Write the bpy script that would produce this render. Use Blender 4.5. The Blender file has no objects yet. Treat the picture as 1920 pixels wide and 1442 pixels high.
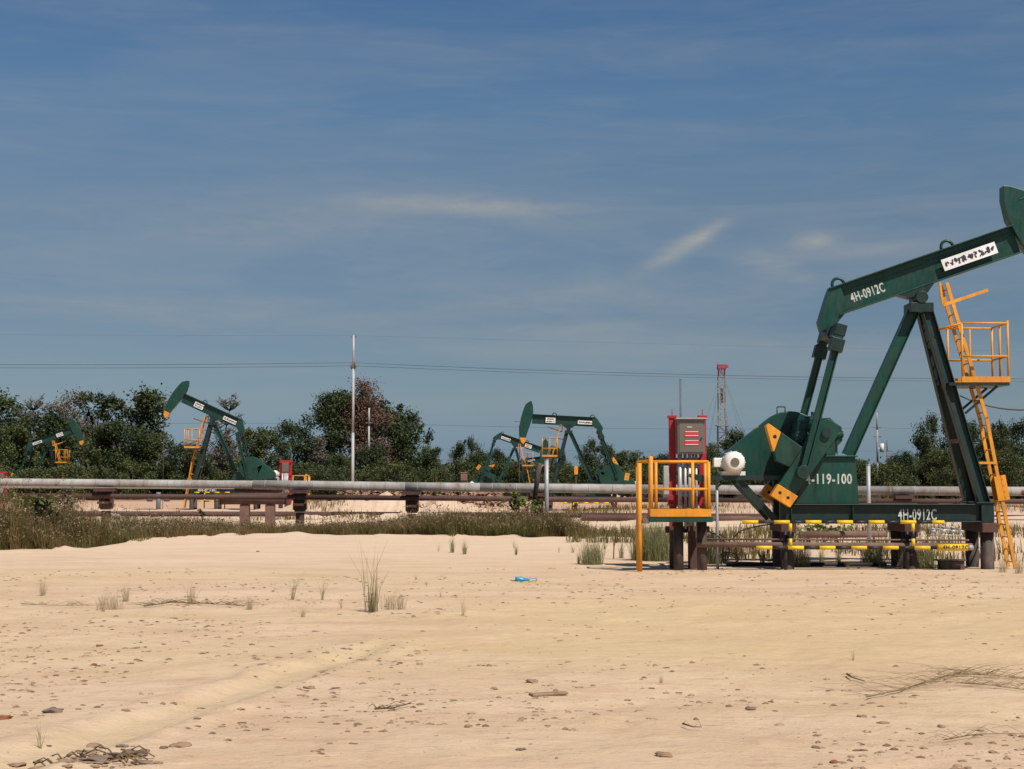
import bpy, math, random
import numpy as np
from mathutils import Vector, Matrix

random.seed(7)
rng = np.random.default_rng(11)
SC = bpy.context.scene
COL = SC.collection
R = math.radians

# ------------------------------------------------------------------ camera maths
F, CX, CY, HC = 2886.0, 960.0, 721.0, 2.0
PITCH = math.atan(179.0 / F)
_cp, _sp = math.cos(PITCH), math.sin(PITCH)

def ray(px, py):
    u = -(py - CY)
    return (px - CX, F * _cp - u * _sp, F * _sp + u * _cp)

def at(px, py, Y):
    d = ray(px, py); t = Y / d[1]
    return Vector((d[0] * t, Y, HC + d[2] * t))

def gnd(px, py, z=0.0):
    d = ray(px, py); t = (z - HC) / d[2]
    return Vector((d[0] * t, d[1] * t, z))

# ------------------------------------------------------------------ numpy value noise and terrain
_perm = np.random.default_rng(3).random((256, 256))
def vnoise(x, y):
    xi = np.floor(x).astype(int); yi = np.floor(y).astype(int)
    fx = x - xi; fy = y - yi
    fx = fx * fx * (3 - 2 * fx); fy = fy * fy * (3 - 2 * fy)
    a = _perm[xi % 256, yi % 256]; b = _perm[(xi + 1) % 256, yi % 256]
    c = _perm[xi % 256, (yi + 1) % 256]; d = _perm[(xi + 1) % 256, (yi + 1) % 256]
    return (a * (1 - fx) + b * fx) * (1 - fy) + (c * (1 - fx) + d * fx) * fy - 0.5

def fbm(x, y, o=4):
    s = 0; a = 1.0
    for i in range(o):
        s = s + a * vnoise(x * 2 ** i + 17 * i, y * 2 ** i + 31 * i); a *= 0.5
    return s

def sstep(a, b, x):
    t = np.clip((x - a) / (b - a), 0, 1)
    return t * t * (3 - 2 * t)

EDGE_PX = [0, 130, 200, 300, 400, 550, 700, 900, 1100, 1250]
EDGE_PY = [1037, 1031, 1018, 1009, 1005, 1003, 1004, 1007, 1010, 1012]
_ex, _ey = [], []
for _a, _b in zip(EDGE_PX, EDGE_PY):
    _g = gnd(_a, _b); _ex.append(_g.x); _ey.append(_g.y)
def edge_y(x):
    return np.interp(x, _ex, _ey)

def seg_dist(x, y, a, b):
    dx, dy = b[0] - a[0], b[1] - a[1]
    L = dx * dx + dy * dy
    t = np.clip(((x - a[0]) * dx + (y - a[1]) * dy) / L, -0.3, 1.3)
    ex, ey = x - (a[0] + t * dx), y - (a[1] + t * dy)
    return np.sqrt(ex * ex + ey * ey)

GUL = [(gnd(60, 1425).xy, gnd(330, 1335).xy), (gnd(330, 1335).xy, gnd(640, 1235).xy)]
def height(x, y):
    x = np.asarray(x, float); y = np.asarray(y, float)
    near = 1 - sstep(24, 36, y)
    h = 0.05 * fbm(x * 0.12, y * 0.12, 3) * sstep(6, 14, y)
    h = h + near * (0.040 * fbm(x * 0.7 + 5, y * 0.7, 4))
    h = h + near * 0.030 * np.maximum(fbm(x * 2.6, y * 2.6 + 9, 3), 0) + near * .010 * fbm(x * 6.3, y * 6.3 + 4, 2)
    h = h - near * .03 * np.maximum(fbm(x * 1.1 + 30, y * 1.1, 3) - .18, 0) * 2
    d = np.minimum(seg_dist(x, y, *GUL[0]), seg_dist(x, y, *GUL[1]))
    d = d + .16 * fbm(x * 1.6, y * 1.6 + 3, 3)
    h = h - near * 0.05 * (1 - sstep(0.10, 0.30, d)) + near * 0.035 * (1 - sstep(0.0, 0.25, np.abs(d - 0.45))) * (.4 + np.maximum(fbm(x * 3, y * 3, 3) + .3, 0))
    # faint wheel ruts along the road
    for yy, am in ((31.0, .010), (29.2, .008), (26.5, .008), (24.6, .008), (38.5, .010)):
        w = yy + 0.5 * np.sin(x * 0.18 + yy)
        h = h - am * np.exp(-((y - w) / 0.28) ** 2) + am * .6 * np.exp(-((y - w - .5) / 0.2) ** 2)
    # raised lip of sand along the verge, then a shallow drop
    e = edge_y(x)
    vx = 1 - sstep(4.5, 6.5, x)
    h = h + vx * (0.10 * np.exp(-((y - e + 0.5) / 0.8) ** 2)) * (1 + fbm(x * .9, y * .9, 3))
    h = h - vx * 0.12 * sstep(0, 2.0, y - e)
    # sand heaps behind the pipeline
    for hx, hy, rx, ry, hh in ((-8.2, 88, 4.6, 5, 1.05), (-3.6, 90, 4.2, 5, 0.95), (-11.5, 92, 3.4, 4, .7), (-19.5, 93, 6.0, 3.5, 0.45),
                               (-24.5, 90, 2.5, 3.0, .7), (9.5, 118, 9, 6, .9), (-18, 118, 8, 5, .6), (6, 72, 5, 2.2, .25), (17, 96, 9, 6, .75), (26, 96, 8, 6, .6)):
        q = ((x - hx) / rx) ** 2 + ((y - hy) / ry) ** 2
        h = h + hh * .72 * np.exp(-q * 1.2) * (1 + 0.9 * fbm(x * 0.8, y * 0.8, 5))
    h = h + 0.10 * sstep(60, 80, y) * fbm(x * 0.25, y * 0.25, 3)
    return h

def gz(x, y):
    return float(height(np.array([x]), np.array([y]))[0])

# ------------------------------------------------------------------ materials
def newmat(name):
    m = bpy.data.materials.new(name); m.use_nodes = True
    nt = m.node_tree; nt.nodes.clear()
    out = nt.nodes.new('ShaderNodeOutputMaterial')
    b = nt.nodes.new('ShaderNodeBsdfPrincipled')
    nt.links.new(b.outputs[0], out.inputs[0])
    return m, nt, b

def noise(nt, scale, detail=4, rough=.55, vec=None, stretch=None):
    n = nt.nodes.new('ShaderNodeTexNoise')
    n.inputs['Scale'].default_value = scale; n.inputs['Detail'].default_value = detail
    n.inputs['Roughness'].default_value = rough
    if vec is None:
        tc = nt.nodes.new('ShaderNodeTexCoord'); vec = tc.outputs['Object']
    if stretch:
        mp = nt.nodes.new('ShaderNodeMapping'); mp.inputs['Scale'].default_value = stretch
        nt.links.new(vec, mp.inputs[0]); vec = mp.outputs[0]
    nt.links.new(vec, n.inputs['Vector'])
    return n

def ramp(nt, src, stops):
    r = nt.nodes.new('ShaderNodeValToRGB')
    e = r.color_ramp.elements
    while len(e) < len(stops): e.new(0.5)
    for k, (p, c) in enumerate(stops):
        e[k].position = p; e[k].color = (*c, 1) if len(c) == 3 else c
    nt.links.new(src, r.inputs[0])
    return r

def mixc(nt, fac, a, b):
    m = nt.nodes.new('ShaderNodeMix'); m.data_type = 'RGBA'
    for sock, v in ((m.inputs[0], fac), (m.inputs[6], a), (m.inputs[7], b)):
        if isinstance(v, (int, float)): sock.default_value = v
        elif isinstance(v, tuple): sock.default_value = (*v, 1) if len(v) == 3 else v
        else: nt.links.new(v, sock)
    return m.outputs[2]

def math_(nt, op, a, b=None, c=None):
    m = nt.nodes.new('ShaderNodeMath'); m.operation = op
    for i, v in enumerate((a, b, c)):
        if v is None: continue
        if isinstance(v, (int, float)): m.inputs[i].default_value = v
        else: nt.links.new(v, m.inputs[i])
    return m.outputs[0]

def bump(nt, b, src, strength=.3, dist=.02):
    n = nt.nodes.new('ShaderNodeBump'); n.inputs['Strength'].default_value = strength; n.inputs['Distance'].default_value = dist
    nt.links.new(src, n.inputs['Height']); nt.links.new(n.outputs[0], b.inputs['Normal'])
    return n

def paint(name, col, rough=.45, dirt=(.16, .12, .08), amount=.35, scale=1.6, metal=0.0, rust=None, spec=.4, streak=None):
    m, nt, b = newmat(name)
    n1 = noise(nt, scale, 6, .65); n2 = noise(nt, scale * 7, 4, .6, stretch=(1, 1, .35))
    f = math_(nt, 'MULTIPLY', n1.outputs[0], n2.outputs[0])
    r = ramp(nt, f, [(.18, (0, 0, 0)), (.42, (1, 1, 1))])
    fac = math_(nt, 'MULTIPLY', r.outputs[0], amount)
    c = mixc(nt, fac, col, dirt)
    n4 = noise(nt, scale * .6, 2)
    v = ramp(nt, n4.outputs[0], [(.3, tuple(x * .82 for x in col)), (.7, tuple(min(1, x * 1.18) for x in col))])
    c = mixc(nt, fac, v.outputs[0], dirt)
    if streak:                                      # oil and rust runs down the paint, chips at random
        n5 = noise(nt, 5.5, 5, .7, stretch=(1, 1, .10)); s5 = ramp(nt, n5.outputs[0], [(.55, (0, 0, 0)), (.70, (1, 1, 1))])
        c = mixc(nt, math_(nt, 'MULTIPLY', s5.outputs[0], .6), c, streak)
        n6 = noise(nt, 19, 5, .7); s6 = ramp(nt, n6.outputs[0], [(.66, (0, 0, 0)), (.69, (1, 1, 1))])
        c = mixc(nt, math_(nt, 'MULTIPLY', s6.outputs[0], .7), c, (.11, .05, .03))
    if rust:
        n3 = noise(nt, scale * 1.3 + .4, 8, .75, stretch=(1, 1, .5))
        rr = ramp(nt, n3.outputs[0], [(rust, (0, 0, 0)), (rust + .06, (1, 1, 1))])
        c = mixc(nt, rr.outputs[0], c, (.16, .055, .025))
    nt.links.new(c, b.inputs['Base Color'])
    rg = math_(nt, 'MULTIPLY_ADD', n2.outputs[0], .3, rough - .12)
    nt.links.new(rg, b.inputs['Roughness'])
    b.inputs['Metallic'].default_value = metal
    b.inputs['Specular IOR Level'].default_value = spec
    bump(nt, b, n2.outputs[0], .08, .01)
    return m

M = {}
M['green'] = paint('green_paint', (.0045, .050, .036), .36, (.06, .065, .045), .34, streak=(.012, .012, .011))
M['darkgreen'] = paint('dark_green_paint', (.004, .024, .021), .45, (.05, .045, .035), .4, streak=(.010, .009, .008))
M['orange'] = paint('orange_yellow_paint', (.72, .29, .014), .5, (.34, .17, .06), .6, streak=(.42, .13, .02))
M['yellow'] = paint('barrier_yellow', (.78, .50, .012), .45, (.35, .24, .08), .35)
M['black'] = paint('black_paint', (.014, .014, .016), .45, (.08, .06, .05), .4)
M['red'] = paint('red_paint', (.42, .014, .024), .45, (.16, .05, .04), .5, streak=(.18, .02, .02))
M['cabinet'] = paint('grey_steel_cabinet', (.17, .155, .14), .38, (.20, .13, .08), .6, 1.2, metal=.35)
M['sticker'] = paint('red_sticker', (.52, .03, .045), .5, (.4, .1, .1), .2)
M['white'] = paint('white_paint', (.72, .69, .64), .45, (.5, .42, .34), .22)
M['plate'] = paint('white_plate', (.78, .77, .76), .5, (.5, .47, .42), .25)
M['ink'] = paint('dark_ink', (.035, .028, .05), .6, (.08, .07, .08), .3)
M['letter'] = paint('white_lettering', (.60, .61, .58), .6, (.16, .2, .17), .75, 6)
M['galv'] = paint('galvanised_steel', (.34, .35, .36), .5, (.24, .2, .17), .5, metal=.25)
M['pole'] = paint('pale_grey_pole', (.42, .42, .41), .6, (.3, .27, .24), .4)
M['pipe'] = paint('weathered_pipe_cladding', (.37, .355, .335), .68, (.2, .15, .115), .85, .6, rust=.61, spec=.25)
M['rustpipe'] = paint('rusty_pipe_cladding', (.50, .47, .44), .5, (.28, .18, .12), .6, .5, rust=.57)
M['brown'] = paint('rust_brown_steel', (.075, .036, .032), .75, (.14, .075, .05), .6, 1.1)
M['brownlight'] = paint('dusty_brown_steel', (.15, .085, .066), .8, (.26, .17, .12), .6, 1.1)
M['pile'] = paint('tarred_pile', (.028, .022, .020), .7, (.20, .13, .10), .55, .9)
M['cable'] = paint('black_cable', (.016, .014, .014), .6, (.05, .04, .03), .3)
M['wire'] = paint('power_wire', (.06, .065, .07), .6, (.08, .08, .08), .2)
M['silver'] = paint('silver_conduit', (.45, .45, .43), .4, (.3, .24, .2), .4, metal=.3)
M['bluegrey'] = paint('blue_grey_valves', (.13, .17, .21), .5, (.2, .16, .13), .4)
M['blue'] = paint('blue_plastic', (.015, .30, .52), .35, (.2, .3, .35), .3, 4)
M['slate'] = paint('slate_grey_paint', (.10, .11, .125), .6, (.1, .09, .08), .3)
M['rigred'] = paint('mast_red', (.36, .06, .07), .6, (.3, .2, .18), .3)
M['rigwhite'] = paint('mast_white', (.34, .32, .30), .6, (.17, .11, .085), .7, .5)
M['rigdark'] = paint('mast_rust', (.15, .10, .08), .7, (.2, .13, .1), .5)
M['bark'] = paint('bark', (.085, .07, .055), .9, (.04, .03, .025), .6, 3)
M['deadbark'] = paint('dead_grey_bark', (.165, .15, .125), .9, (.09, .08, .065), .6, 3)
M['clod'] = paint('dirt_clod', (.27, .17, .11), .95, (.42, .29, .19), .6, 9, spec=.1)
M['redclod'] = paint('red_dirt_clod', (.21, .075, .035), .95, (.3, .15, .09), .5, 9, spec=.1)
M['greyrock'] = paint('grey_rock', (.17, .13, .10), .95, (.30, .22, .16), .6, 9, spec=.1)
M['palerock'] = paint('pale_sand_lump', (.42, .33, .25), .95, (.3, .24, .18), .5, 3, spec=.1)
M['stick'] = paint('dry_stick', (.15, .105, .06), .9, (.25, .18, .1), .4, 9, spec=.1)
M['driedgrass'] = paint('dry_brush', (.31, .225, .12), .9, (.4, .3, .18), .4, 9, spec=.1)

def leafmat(name, a, b_, rough=.6, trans=.25):
    """foliage: each leaf clump keeps its own tint (attribute 'tint')"""
    m, nt, b = newmat(name)
    at_ = nt.nodes.new('ShaderNodeAttribute'); at_.attribute_name = 'tint'
    c = mixc(nt, at_.outputs['Fac'], a, b_)
    nt.links.new(c, b.inputs['Base Color'])
    b.inputs['Roughness'].default_value = rough; b.inputs['Specular IOR Level'].default_value = .25
    if trans:
        out = [n for n in nt.nodes if n.type == 'OUTPUT_MATERIAL'][0]
        t = nt.nodes.new('ShaderNodeBsdfTranslucent'); nt.links.new(c, t.inputs[0])
        ms = nt.nodes.new('ShaderNodeMixShader'); ms.inputs[0].default_value = trans
        nt.links.new(b.outputs[0], ms.inputs[1]); nt.links.new(t.outputs[0], ms.inputs[2])
        nt.links.new(ms.outputs[0], out.inputs[0])
    return m

M['leaf'] = leafmat('dark_green_leaves', (.030, .048, .017), (.095, .112, .040))
M['leaf2'] = leafmat('mid_green_leaves', (.040, .062, .021), (.130, .142, .050))
M['leafbrown'] = leafmat('dry_brown_leaves', (.12, .09, .05), (.25, .19, .12))
M['leafred'] = leafmat('withered_red_leaves', (.13, .062, .042), (.25, .14, .10))
M['leafvine'] = leafmat('withered_grey_vines', (.10, .09, .068), (.20, .175, .13))
M['leafbright'] = leafmat('yellow_green_leaves', (.07, .11, .02), (.19, .22, .045))
M['seed'] = leafmat('grass_seed', (.16, .10, .06), (.30, .21, .12))
M['grass'] = leafmat('verge_grass', (.105, .110, .030), (.235, .145, .065), .7, .35)
M['tuft'] = leafmat('green_tuft', (.17, .18, .075), (.34, .32, .16), .7, .3)
M['drytuft'] = leafmat('dry_tuft', (.30, .235, .13), (.46, .37, .22), .7, .3)

def flat_dark(name, c):
    m, nt, b = newmat(name); b.inputs['Base Color'].default_value = (*c, 1); b.inputs['Roughness'].default_value = .8
    return m
M['hole'] = flat_dark('bolt_hole', (.01, .008, .008))

# ------------------------------------------------------------------ tagging and building helpers
def tag(o, label=None, cat=None, group=None, kind=None):
    if label: o['label'] = label
    if cat: o['category'] = cat
    if group: o['group'] = group
    if kind: o['kind'] = kind
    return o

def empty(name, loc, rz=0.0, label=None, cat=None, group=None):
    e = bpy.data.objects.new(name, None); COL.objects.link(e)
    e.location = loc; e.rotation_euler = (0, 0, rz); e.empty_display_size = .2
    return tag(e, label, cat, group)

ORD = ['first', 'second', 'third', 'fourth', 'fifth', 'sixth', 'seventh', 'eighth', 'ninth', 'tenth', 'eleventh', 'twelfth', 'thirteenth',
       'fourteenth', 'fifteenth', 'sixteenth', 'seventeenth', 'eighteenth', 'nineteenth', 'twentieth', 'twenty-first', 'twenty-second',
       'twenty-third', 'twenty-fourth', 'twenty-fifth', 'twenty-sixth', 'twenty-seventh', 'twenty-eighth', 'twenty-ninth', 'thirtieth',
       'thirty-first', 'thirty-second', 'thirty-third', 'thirty-fourth', 'thirty-fifth', 'thirty-sixth', 'thirty-seventh', 'thirty-eighth']

class MB:
    def __init__(s): s.v, s.f, s.m, s.sm = [], [], [], []
    def face(s, idx, mi=0, smooth=False): s.f.append(tuple(idx)); s.m.append(mi); s.sm.append(smooth)
    def hexa(s, c, mi=0):
        b = len(s.v); s.v += [tuple(p) for p in c]
        for q in ((0, 3, 2, 1), (4, 5, 6, 7), (0, 1, 5, 4), (1, 2, 6, 5), (2, 3, 7, 6), (3, 0, 4, 7)): s.face([b + i for i in q], mi)
    def box(s, x0, x1, y0, y1, z0, z1, mi=0):
        s.hexa([(x0, y0, z0), (x1, y0, z0), (x1, y1, z0), (x0, y1, z0), (x0, y0, z1), (x1, y0, z1), (x1, y1, z1), (x0, y1, z1)], mi)
        return s
    def bar(s, p0, p1, w, h, up=(0, 1, 0), mi=0):
        """rectangular bar: w across (up x dir), h along up"""
        p0, p1 = Vector(p0), Vector(p1); d = (p1 - p0).normalized(); u = Vector(up)
        u = (u - d * u.dot(d)).normalized(); r = d.cross(u)
        c = []
        for p in (p0, p1):
            for a, b in ((-1, -1), (1, -1), (1, 1), (-1, 1)): c.append(p + r * (a * w / 2) + u * (b * h / 2))
        s.hexa(c, mi); return s
    def ibar(s, p0, p1, w, d, up=(0, 1, 0), t=.02, mi=0):
        """I section: flanges d wide along up, web between them, w deep"""
        p0, p1 = Vector(p0), Vector(p1); e = (p1 - p0).normalized(); u = Vector(up)
        u = (u - e * u.dot(e)).normalized(); r = e.cross(u)
        for k in (-1, 1):
            o = r * (k * (w / 2 - t / 2)); s.bar(p0 + o, p1 + o, t, d, u, mi)
        s.bar(p0, p1, w - 2 * t - .002, t, u, mi); return s
    def tube(s, p0, p1, r, n=10, r1=None, mi=0, caps=True):
        p0, p1 = Vector(p0), Vector(p1); d = (p1 - p0).normalized(); r1 = r if r1 is None else r1
        u = d.orthogonal().normalized(); w = d.cross(u); b = len(s.v)
        for p, rr in ((p0, r), (p1, r1)):
            for k in range(n):
                a = 2 * math.pi * k / n; s.v.append(tuple(p + (u * math.cos(a) + w * math.sin(a)) * rr))
        for k in range(n): s.face([b + k, b + (k + 1) % n, b + n + (k + 1) % n, b + n + k], mi, True)
        if caps:
            s.face([b + k for k in range(n)][::-1], mi); s.face([b + n + k for k in range(n)], mi)
        return s
    def path(s, pts, r, n=6, mi=0, r1=None):
        pts = [Vector(p) for p in pts]; b = len(s.v); N = len(pts)
        prev = None
        for i, p in enumerate(pts):
            d = (pts[min(i + 1, N - 1)] - pts[max(i - 1, 0)]).normalized()
            u = d.orthogonal().normalized() if prev is None else (prev - d * prev.dot(d)).normalized()
            prev = u; w = d.cross(u); rr = r if r1 is None else r + (r1 - r) * i / (N - 1)
            for k in range(n):
                a = 2 * math.pi * k / n; s.v.append(tuple(p + (u * math.cos(a) + w * math.sin(a)) * rr))
        for i in range(N - 1):
            for k in range(n): s.face([b + i * n + k, b + i * n + (k + 1) % n, b + (i + 1) * n + (k + 1) % n, b + (i + 1) * n + k], mi, True)
        s.face([b + k for k in range(n)][::-1], mi); s.face([b + (N - 1) * n + k for k in range(n)], mi)
        return s
    def lathe(s, p0, axis, prof, n=20, mi=0):
        """prof: list of (distance along axis, radius)"""
        p0 = Vector(p0); d = Vector(axis).normalized(); u = d.orthogonal().normalized(); w = d.cross(u); b = len(s.v)
        for a_, r in prof:
            for k in range(n):
                a = 2 * math.pi * k / n; s.v.append(tuple(p0 + d * a_ + (u * math.cos(a) + w * math.sin(a)) * max(r, .0005)))
        for i in range(len(prof) - 1):
            for k in range(n): s.face([b + i * n + k, b + i * n + (k + 1) % n, b + (i + 1) * n + (k + 1) % n, b + (i + 1) * n + k], mi, True)
        s.face([b + k for k in range(n)][::-1], mi); s.face([b + (len(prof) - 1) * n + k for k in range(n)], mi)
        return s
    def prism(s, poly, y0, y1, mi=0):
        """polygon in x,z extruded along y"""
        b = len(s.v); n = len(poly)
        s.v += [(x, y0, z) for x, z in poly] + [(x, y1, z) for x, z in poly]
        s.face(range(b, b + n), mi); s.face([b + n + k for k in range(n)][::-1], mi)
        for k in range(n): s.face([b + k, b + n + k, b + n + (k + 1) % n, b + (k + 1) % n], mi)
        return s
    def build(s, name, mats, parent=None, bevel=0.0):
        me = bpy.data.meshes.new(name); me.from_pydata(s.v, [], s.f)
        mats = mats if isinstance(mats, (list, tuple)) else [mats]
        for m in mats: me.materials.append(m)
        me.polygons.foreach_set('material_index', s.m); me.polygons.foreach_set('use_smooth', s.sm)
        import bmesh
        bm = bmesh.new(); bm.from_mesh(me); bmesh.ops.recalc_face_normals(bm, faces=bm.faces); bm.to_mesh(me); bm.free()
        me.update()
        o = bpy.data.objects.new(name, me); COL.objects.link(o)
        if parent: o.parent = parent
        if bevel:
            md = o.modifiers.new('bevel', 'BEVEL'); md.width = bevel; md.segments = 2; md.limit_method = 'ANGLE'
        return o

def lettering(name, text, size, loc, parent, mat, rot=(R(90), 0, 0), sx=1.0, bold=.012):
    cu = bpy.data.curves.new(name, 'FONT'); cu.body = text; cu.size = size; cu.extrude = .003; cu.offset = bold; cu.space_character = 1.12
    cu.align_x = 'CENTER'; cu.align_y = 'CENTER'
    t = bpy.data.objects.new(name, cu); COL.objects.link(t)
    dg = bpy.context.evaluated_depsgraph_get()
    me = bpy.data.meshes.new_from_object(t.evaluated_get(dg)); me.materials.clear(); me.materials.append(mat)
    bpy.data.objects.remove(t)
    o = bpy.data.objects.new(name, me); COL.objects.link(o)
    o.location = loc; o.rotation_euler = rot; o.scale = (sx, 1, 1); o.parent = parent
    return o

def copy_tree(o, parent=None):
    c = o.copy(); COL.objects.link(c)
    if parent: c.parent = parent
    for ch in list(o.children): copy_tree(ch, c)
    return c

def rot2(p, a):
    c, s = math.cos(a), math.sin(a); return (p[0] * c - p[1] * s, p[0] * s + p[1] * c)

# ------------------------------------------------------------------ pump jack (measured on the near one, reused for all)
TH = R(-1.0)
OY = 35.0
_o = at(1722, 560, OY)
ORG = Vector((_o.x, OY, 0.0))
BZ = _o.z                                                # height of the saddle bearing
UX = Vector((math.cos(TH), math.sin(TH), 0)); VY = Vector((-math.sin(TH), math.cos(TH), 0))
def q(px, py, lat=0.0):
    d = ray(px, py); a = d[0] / d[1]; c = d[2] / d[1]
    t = (lat + ORG.x * VY.x + ORG.y * VY.y) / (a * VY.x + VY.y)
    p = Vector((a * t, t, HC + c * t)) - ORG
    return (p.dot(UX), p.z)

def q3(px, py, lat): x, z = q(px, py, lat); return (x, lat, z)

SHAFT = q(1548, 812, -.8); PIN0 = q(1505, 885, -.9)
CR = math.hypot(PIN0[0] - SHAFT[0], PIN0[1] - SHAFT[1])
EQ = (-2.14, -.12)                                       # equaliser bearing, in beam axes
_e0 = rot2(EQ, R(19.0)); LP = math.hypot(_e0[0] - PIN0[0], _e0[1] + BZ - PIN0[1])

def hull(pts):
    pts = sorted(set(pts)); 
    def half(ps):
        h = []
        for p in ps:
            while len(h) >= 2 and (h[-1][0] - h[-2][0]) * (p[1] - h[-2][1]) - (h[-1][1] - h[-2][1]) * (p[0] - h[-2][0]) <= 0: h.pop()
            h.append(p)
        return h
    a, b = half(pts), half(pts[::-1]); return a[:-1] + b[:-1]

def scrawl(mb, x0, x1, z0, z1, y, rows, mi, rnd, slant=.02):
    """worn lettering that can no longer be read"""
    hgt = (z1 - z0) / rows
    for r_ in range(rows):
        x = x0; k = 0
        while x < x1 - .05:
            w = rnd.uniform(.05, .085); za, zb = z0 + r_ * hgt + hgt * .15, z0 + r_ * hgt + hgt * .85
            for j in range(rnd.choice((3, 4, 4, 5))):
                k += 1; a = (x + rnd.uniform(0, w), rnd.uniform(za, zb)); b = (x + rnd.uniform(0, w), rnd.uniform(za, zb))
                if math.hypot(a[0] - b[0], a[1] - b[1]) < .04: b = (b[0] + .03, b[1] + .05 if b[1] < (za + zb) / 2 else b[1] - .05)
                mb.bar((a[0], y - .0004 * (k % 6), a[1]), (b[0] + slant, y - .0004 * (k % 6), b[1]), rnd.uniform(.024, .04), .004, mi=mi)
            x += w + rnd.uniform(.005, .025)

def make_pump(root, beam_deg, crank_hint, main=False, seed=1, head_orange=True):
    rnd = random.Random(seed)
    g, dg = M['green'], M['darkgreen']
    phi = R(beam_deg)
    def B(x, z): p = rot2((x, z), phi); return (p[0], p[1] + BZ)
    # --- skid
    zt = q(1700, 945, -.6)[1]; zb = q(1700, 979, -.6)[1]
    xl = q(1482, 960, -.6)[0]; xr = q(1838, 960, -.6)[0]; xe = q(1862, 960, -.6)[0]
    mb = MB()
    for s in (-1, 1): mb.ibar((xl, s * .55, (zt + zb) / 2), (xr, s * .55, (zt + zb) / 2), zt - zb, .27, (0, 1, 0), .025)
    for x in (xl + .05, xl + .9, xl + 1.9, xl + 3.0): mb.box(x - .06, x + .06, -.43, .43, zb + .04, zt - .03)
    mb.box(xr + .002, xe, -.69, .69, zb - .012, zt + .012)
    for x in (xl + .0, xl + 1.37): mb.box(x, x + .03, -.66, -.57, zb + .027, zt - .027)
    sk = mb.build('skid', dg, root, .008)
    if main:
        lettering('unit_number', '4H-0912C', .34, ((q(1720, 965, -.58)[0]), -.584, q(1720, 966, -.58)[1]), sk, M['letter'], sx=.54, bold=.006)
    else:
        lettering('unit_number', '4H-0912C', .25, (.2, .685, (zt + zb) / 2), sk, M['letter'], rot=(R(90), 0, R(180)), sx=1.1)
    # --- piles and cap beams
    for px in (1476, 1706, 1851):
        x = q(px, 1030, -.6)[0]
        for s in (-1, 1): MB().tube((x, s * .6, -1.0), (x, s * .6, zb - .222), .15, 14).build('pile', M['pile'], root)
        mb = MB(); mb.box(x - .17, x + .17, -.86, .86, zb - .22, zb - .014); mb.build('cap_beam', M['brown'], root, .01)
    # --- gearbox pedestal, gearbox
    yl = .42
    a = [q(1520, 857, -yl), q(1604, 857, -yl), q(1611, 944, -yl), q(1490, 944, -yl)]
    mb = MB(); mb.prism([(a[0][0], a[0][1]), (a[1][0], a[1][1]), (a[2][0], zt + .003), (a[3][0], zt + .003)], -yl, yl)
    mb.box(a[0][0] - .04, a[1][0] + .04, -yl - .08, yl + .08, a[0][1] + .002, a[0][1] + .035)
    ped = mb.build('gearbox_pedestal', g, root, .006)
    if main: lettering('model_lettering', '4-119-100', .31, (q(1554, 899, -yl)[0], -yl - .004, q(1554, 899, -yl)[1]), ped, M['letter'], sx=.72, bold=.007)
    zp = a[0][1] + .037
    gp = [q(*p, -.4) for p in ((1497, 792), (1512, 784), (1556, 783), (1568, 794), (1578, 800), (1580, 826), (1571, 836))] 
    gp += [(q(1566, 850, -.4)[0], zp), (q(1505, 850, -.4)[0], zp), q(1490, 830, -.4)]
    mb = MB(); mb.prism(gp, -.4, .4)
    mid = SHAFT[1] - .02
    mb.box(gp[0][0] - .06, q(1581, 800, -.4)[0], -.46, .46, mid - .04, mid + .04)
    for px, py, r_ in ((1548, 812, .25), (1503, 818, .14), (1525, 800, .10)):
        c = q(px, py, -.47)
        mb.tube((c[0], -.50, c[1]), (c[0], .50, c[1]), r_, 20); mb.tube((c[0], -.53, c[1]), (c[0], .53, c[1]), r_ * .62, 18)
        for k in range(8):
            aa = k * math.pi / 4; mb.tube((c[0] + r_ * .8 * math.cos(aa), -.52, c[1] + r_ * .8 * math.sin(aa)), (c[0] + r_ * .8 * math.cos(aa), -.49, c[1] + r_ * .8 * math.sin(aa)), .018, 6)
    # split-line bolts, inspection cover and a filler cap
    gx0, gx1 = gp[0][0], q(1579, 800, -.4)[0]
    for k in range(11):
        xb_ = gx0 + (gx1 - gx0) * k / 10; mb.tube((xb_, -.485, mid), (xb_, -.46, mid), .026, 6); mb.tube((xb_, -.44, mid - .075), (xb_, -.44, mid + .075), .02, 6)
    tz_ = q(1530, 783, -.4)[1]
    mb.box(gx0 + .25, gx1 - .42, -.3, .3, tz_ - .01, tz_ + .045); mb.tube((gx0 + .4, 0, tz_ + .04), (gx0 + .4, 0, tz_ + .15), .05, 10)
    for k in range(4): mb.box(gx0 + .12 + k * .24, gx0 + .15 + k * .24, -.425, -.399, zp + .02, mid - .05)
    mb.build('gearbox', g, root, .01)
    MB().tube((SHAFT[0], -.95, SHAFT[1]), (SHAFT[0], .95, SHAFT[1]), .11, 14).build('crankshaft', dg, root)
    # --- crank angle that closes the linkage
    e = B(*EQ)
    best = None
    for k in range(720):
        t = k * math.pi / 360; p = (SHAFT[0] + CR * math.cos(t), SHAFT[1] + CR * math.sin(t))
        er = abs(math.hypot(p[0] - e[0], p[1] - e[1]) - LP) + .15 * (1 - math.cos(t - R(crank_hint)))
        if best is None or er < best[0]: best = (er, t, p)
    t, pin = best[1], best[2]
    def K(a_, b_): return (SHAFT[0] + a_ * math.cos(t) + b_ * math.sin(t), SHAFT[1] + a_ * math.sin(t) - b_ * math.cos(t))
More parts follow.
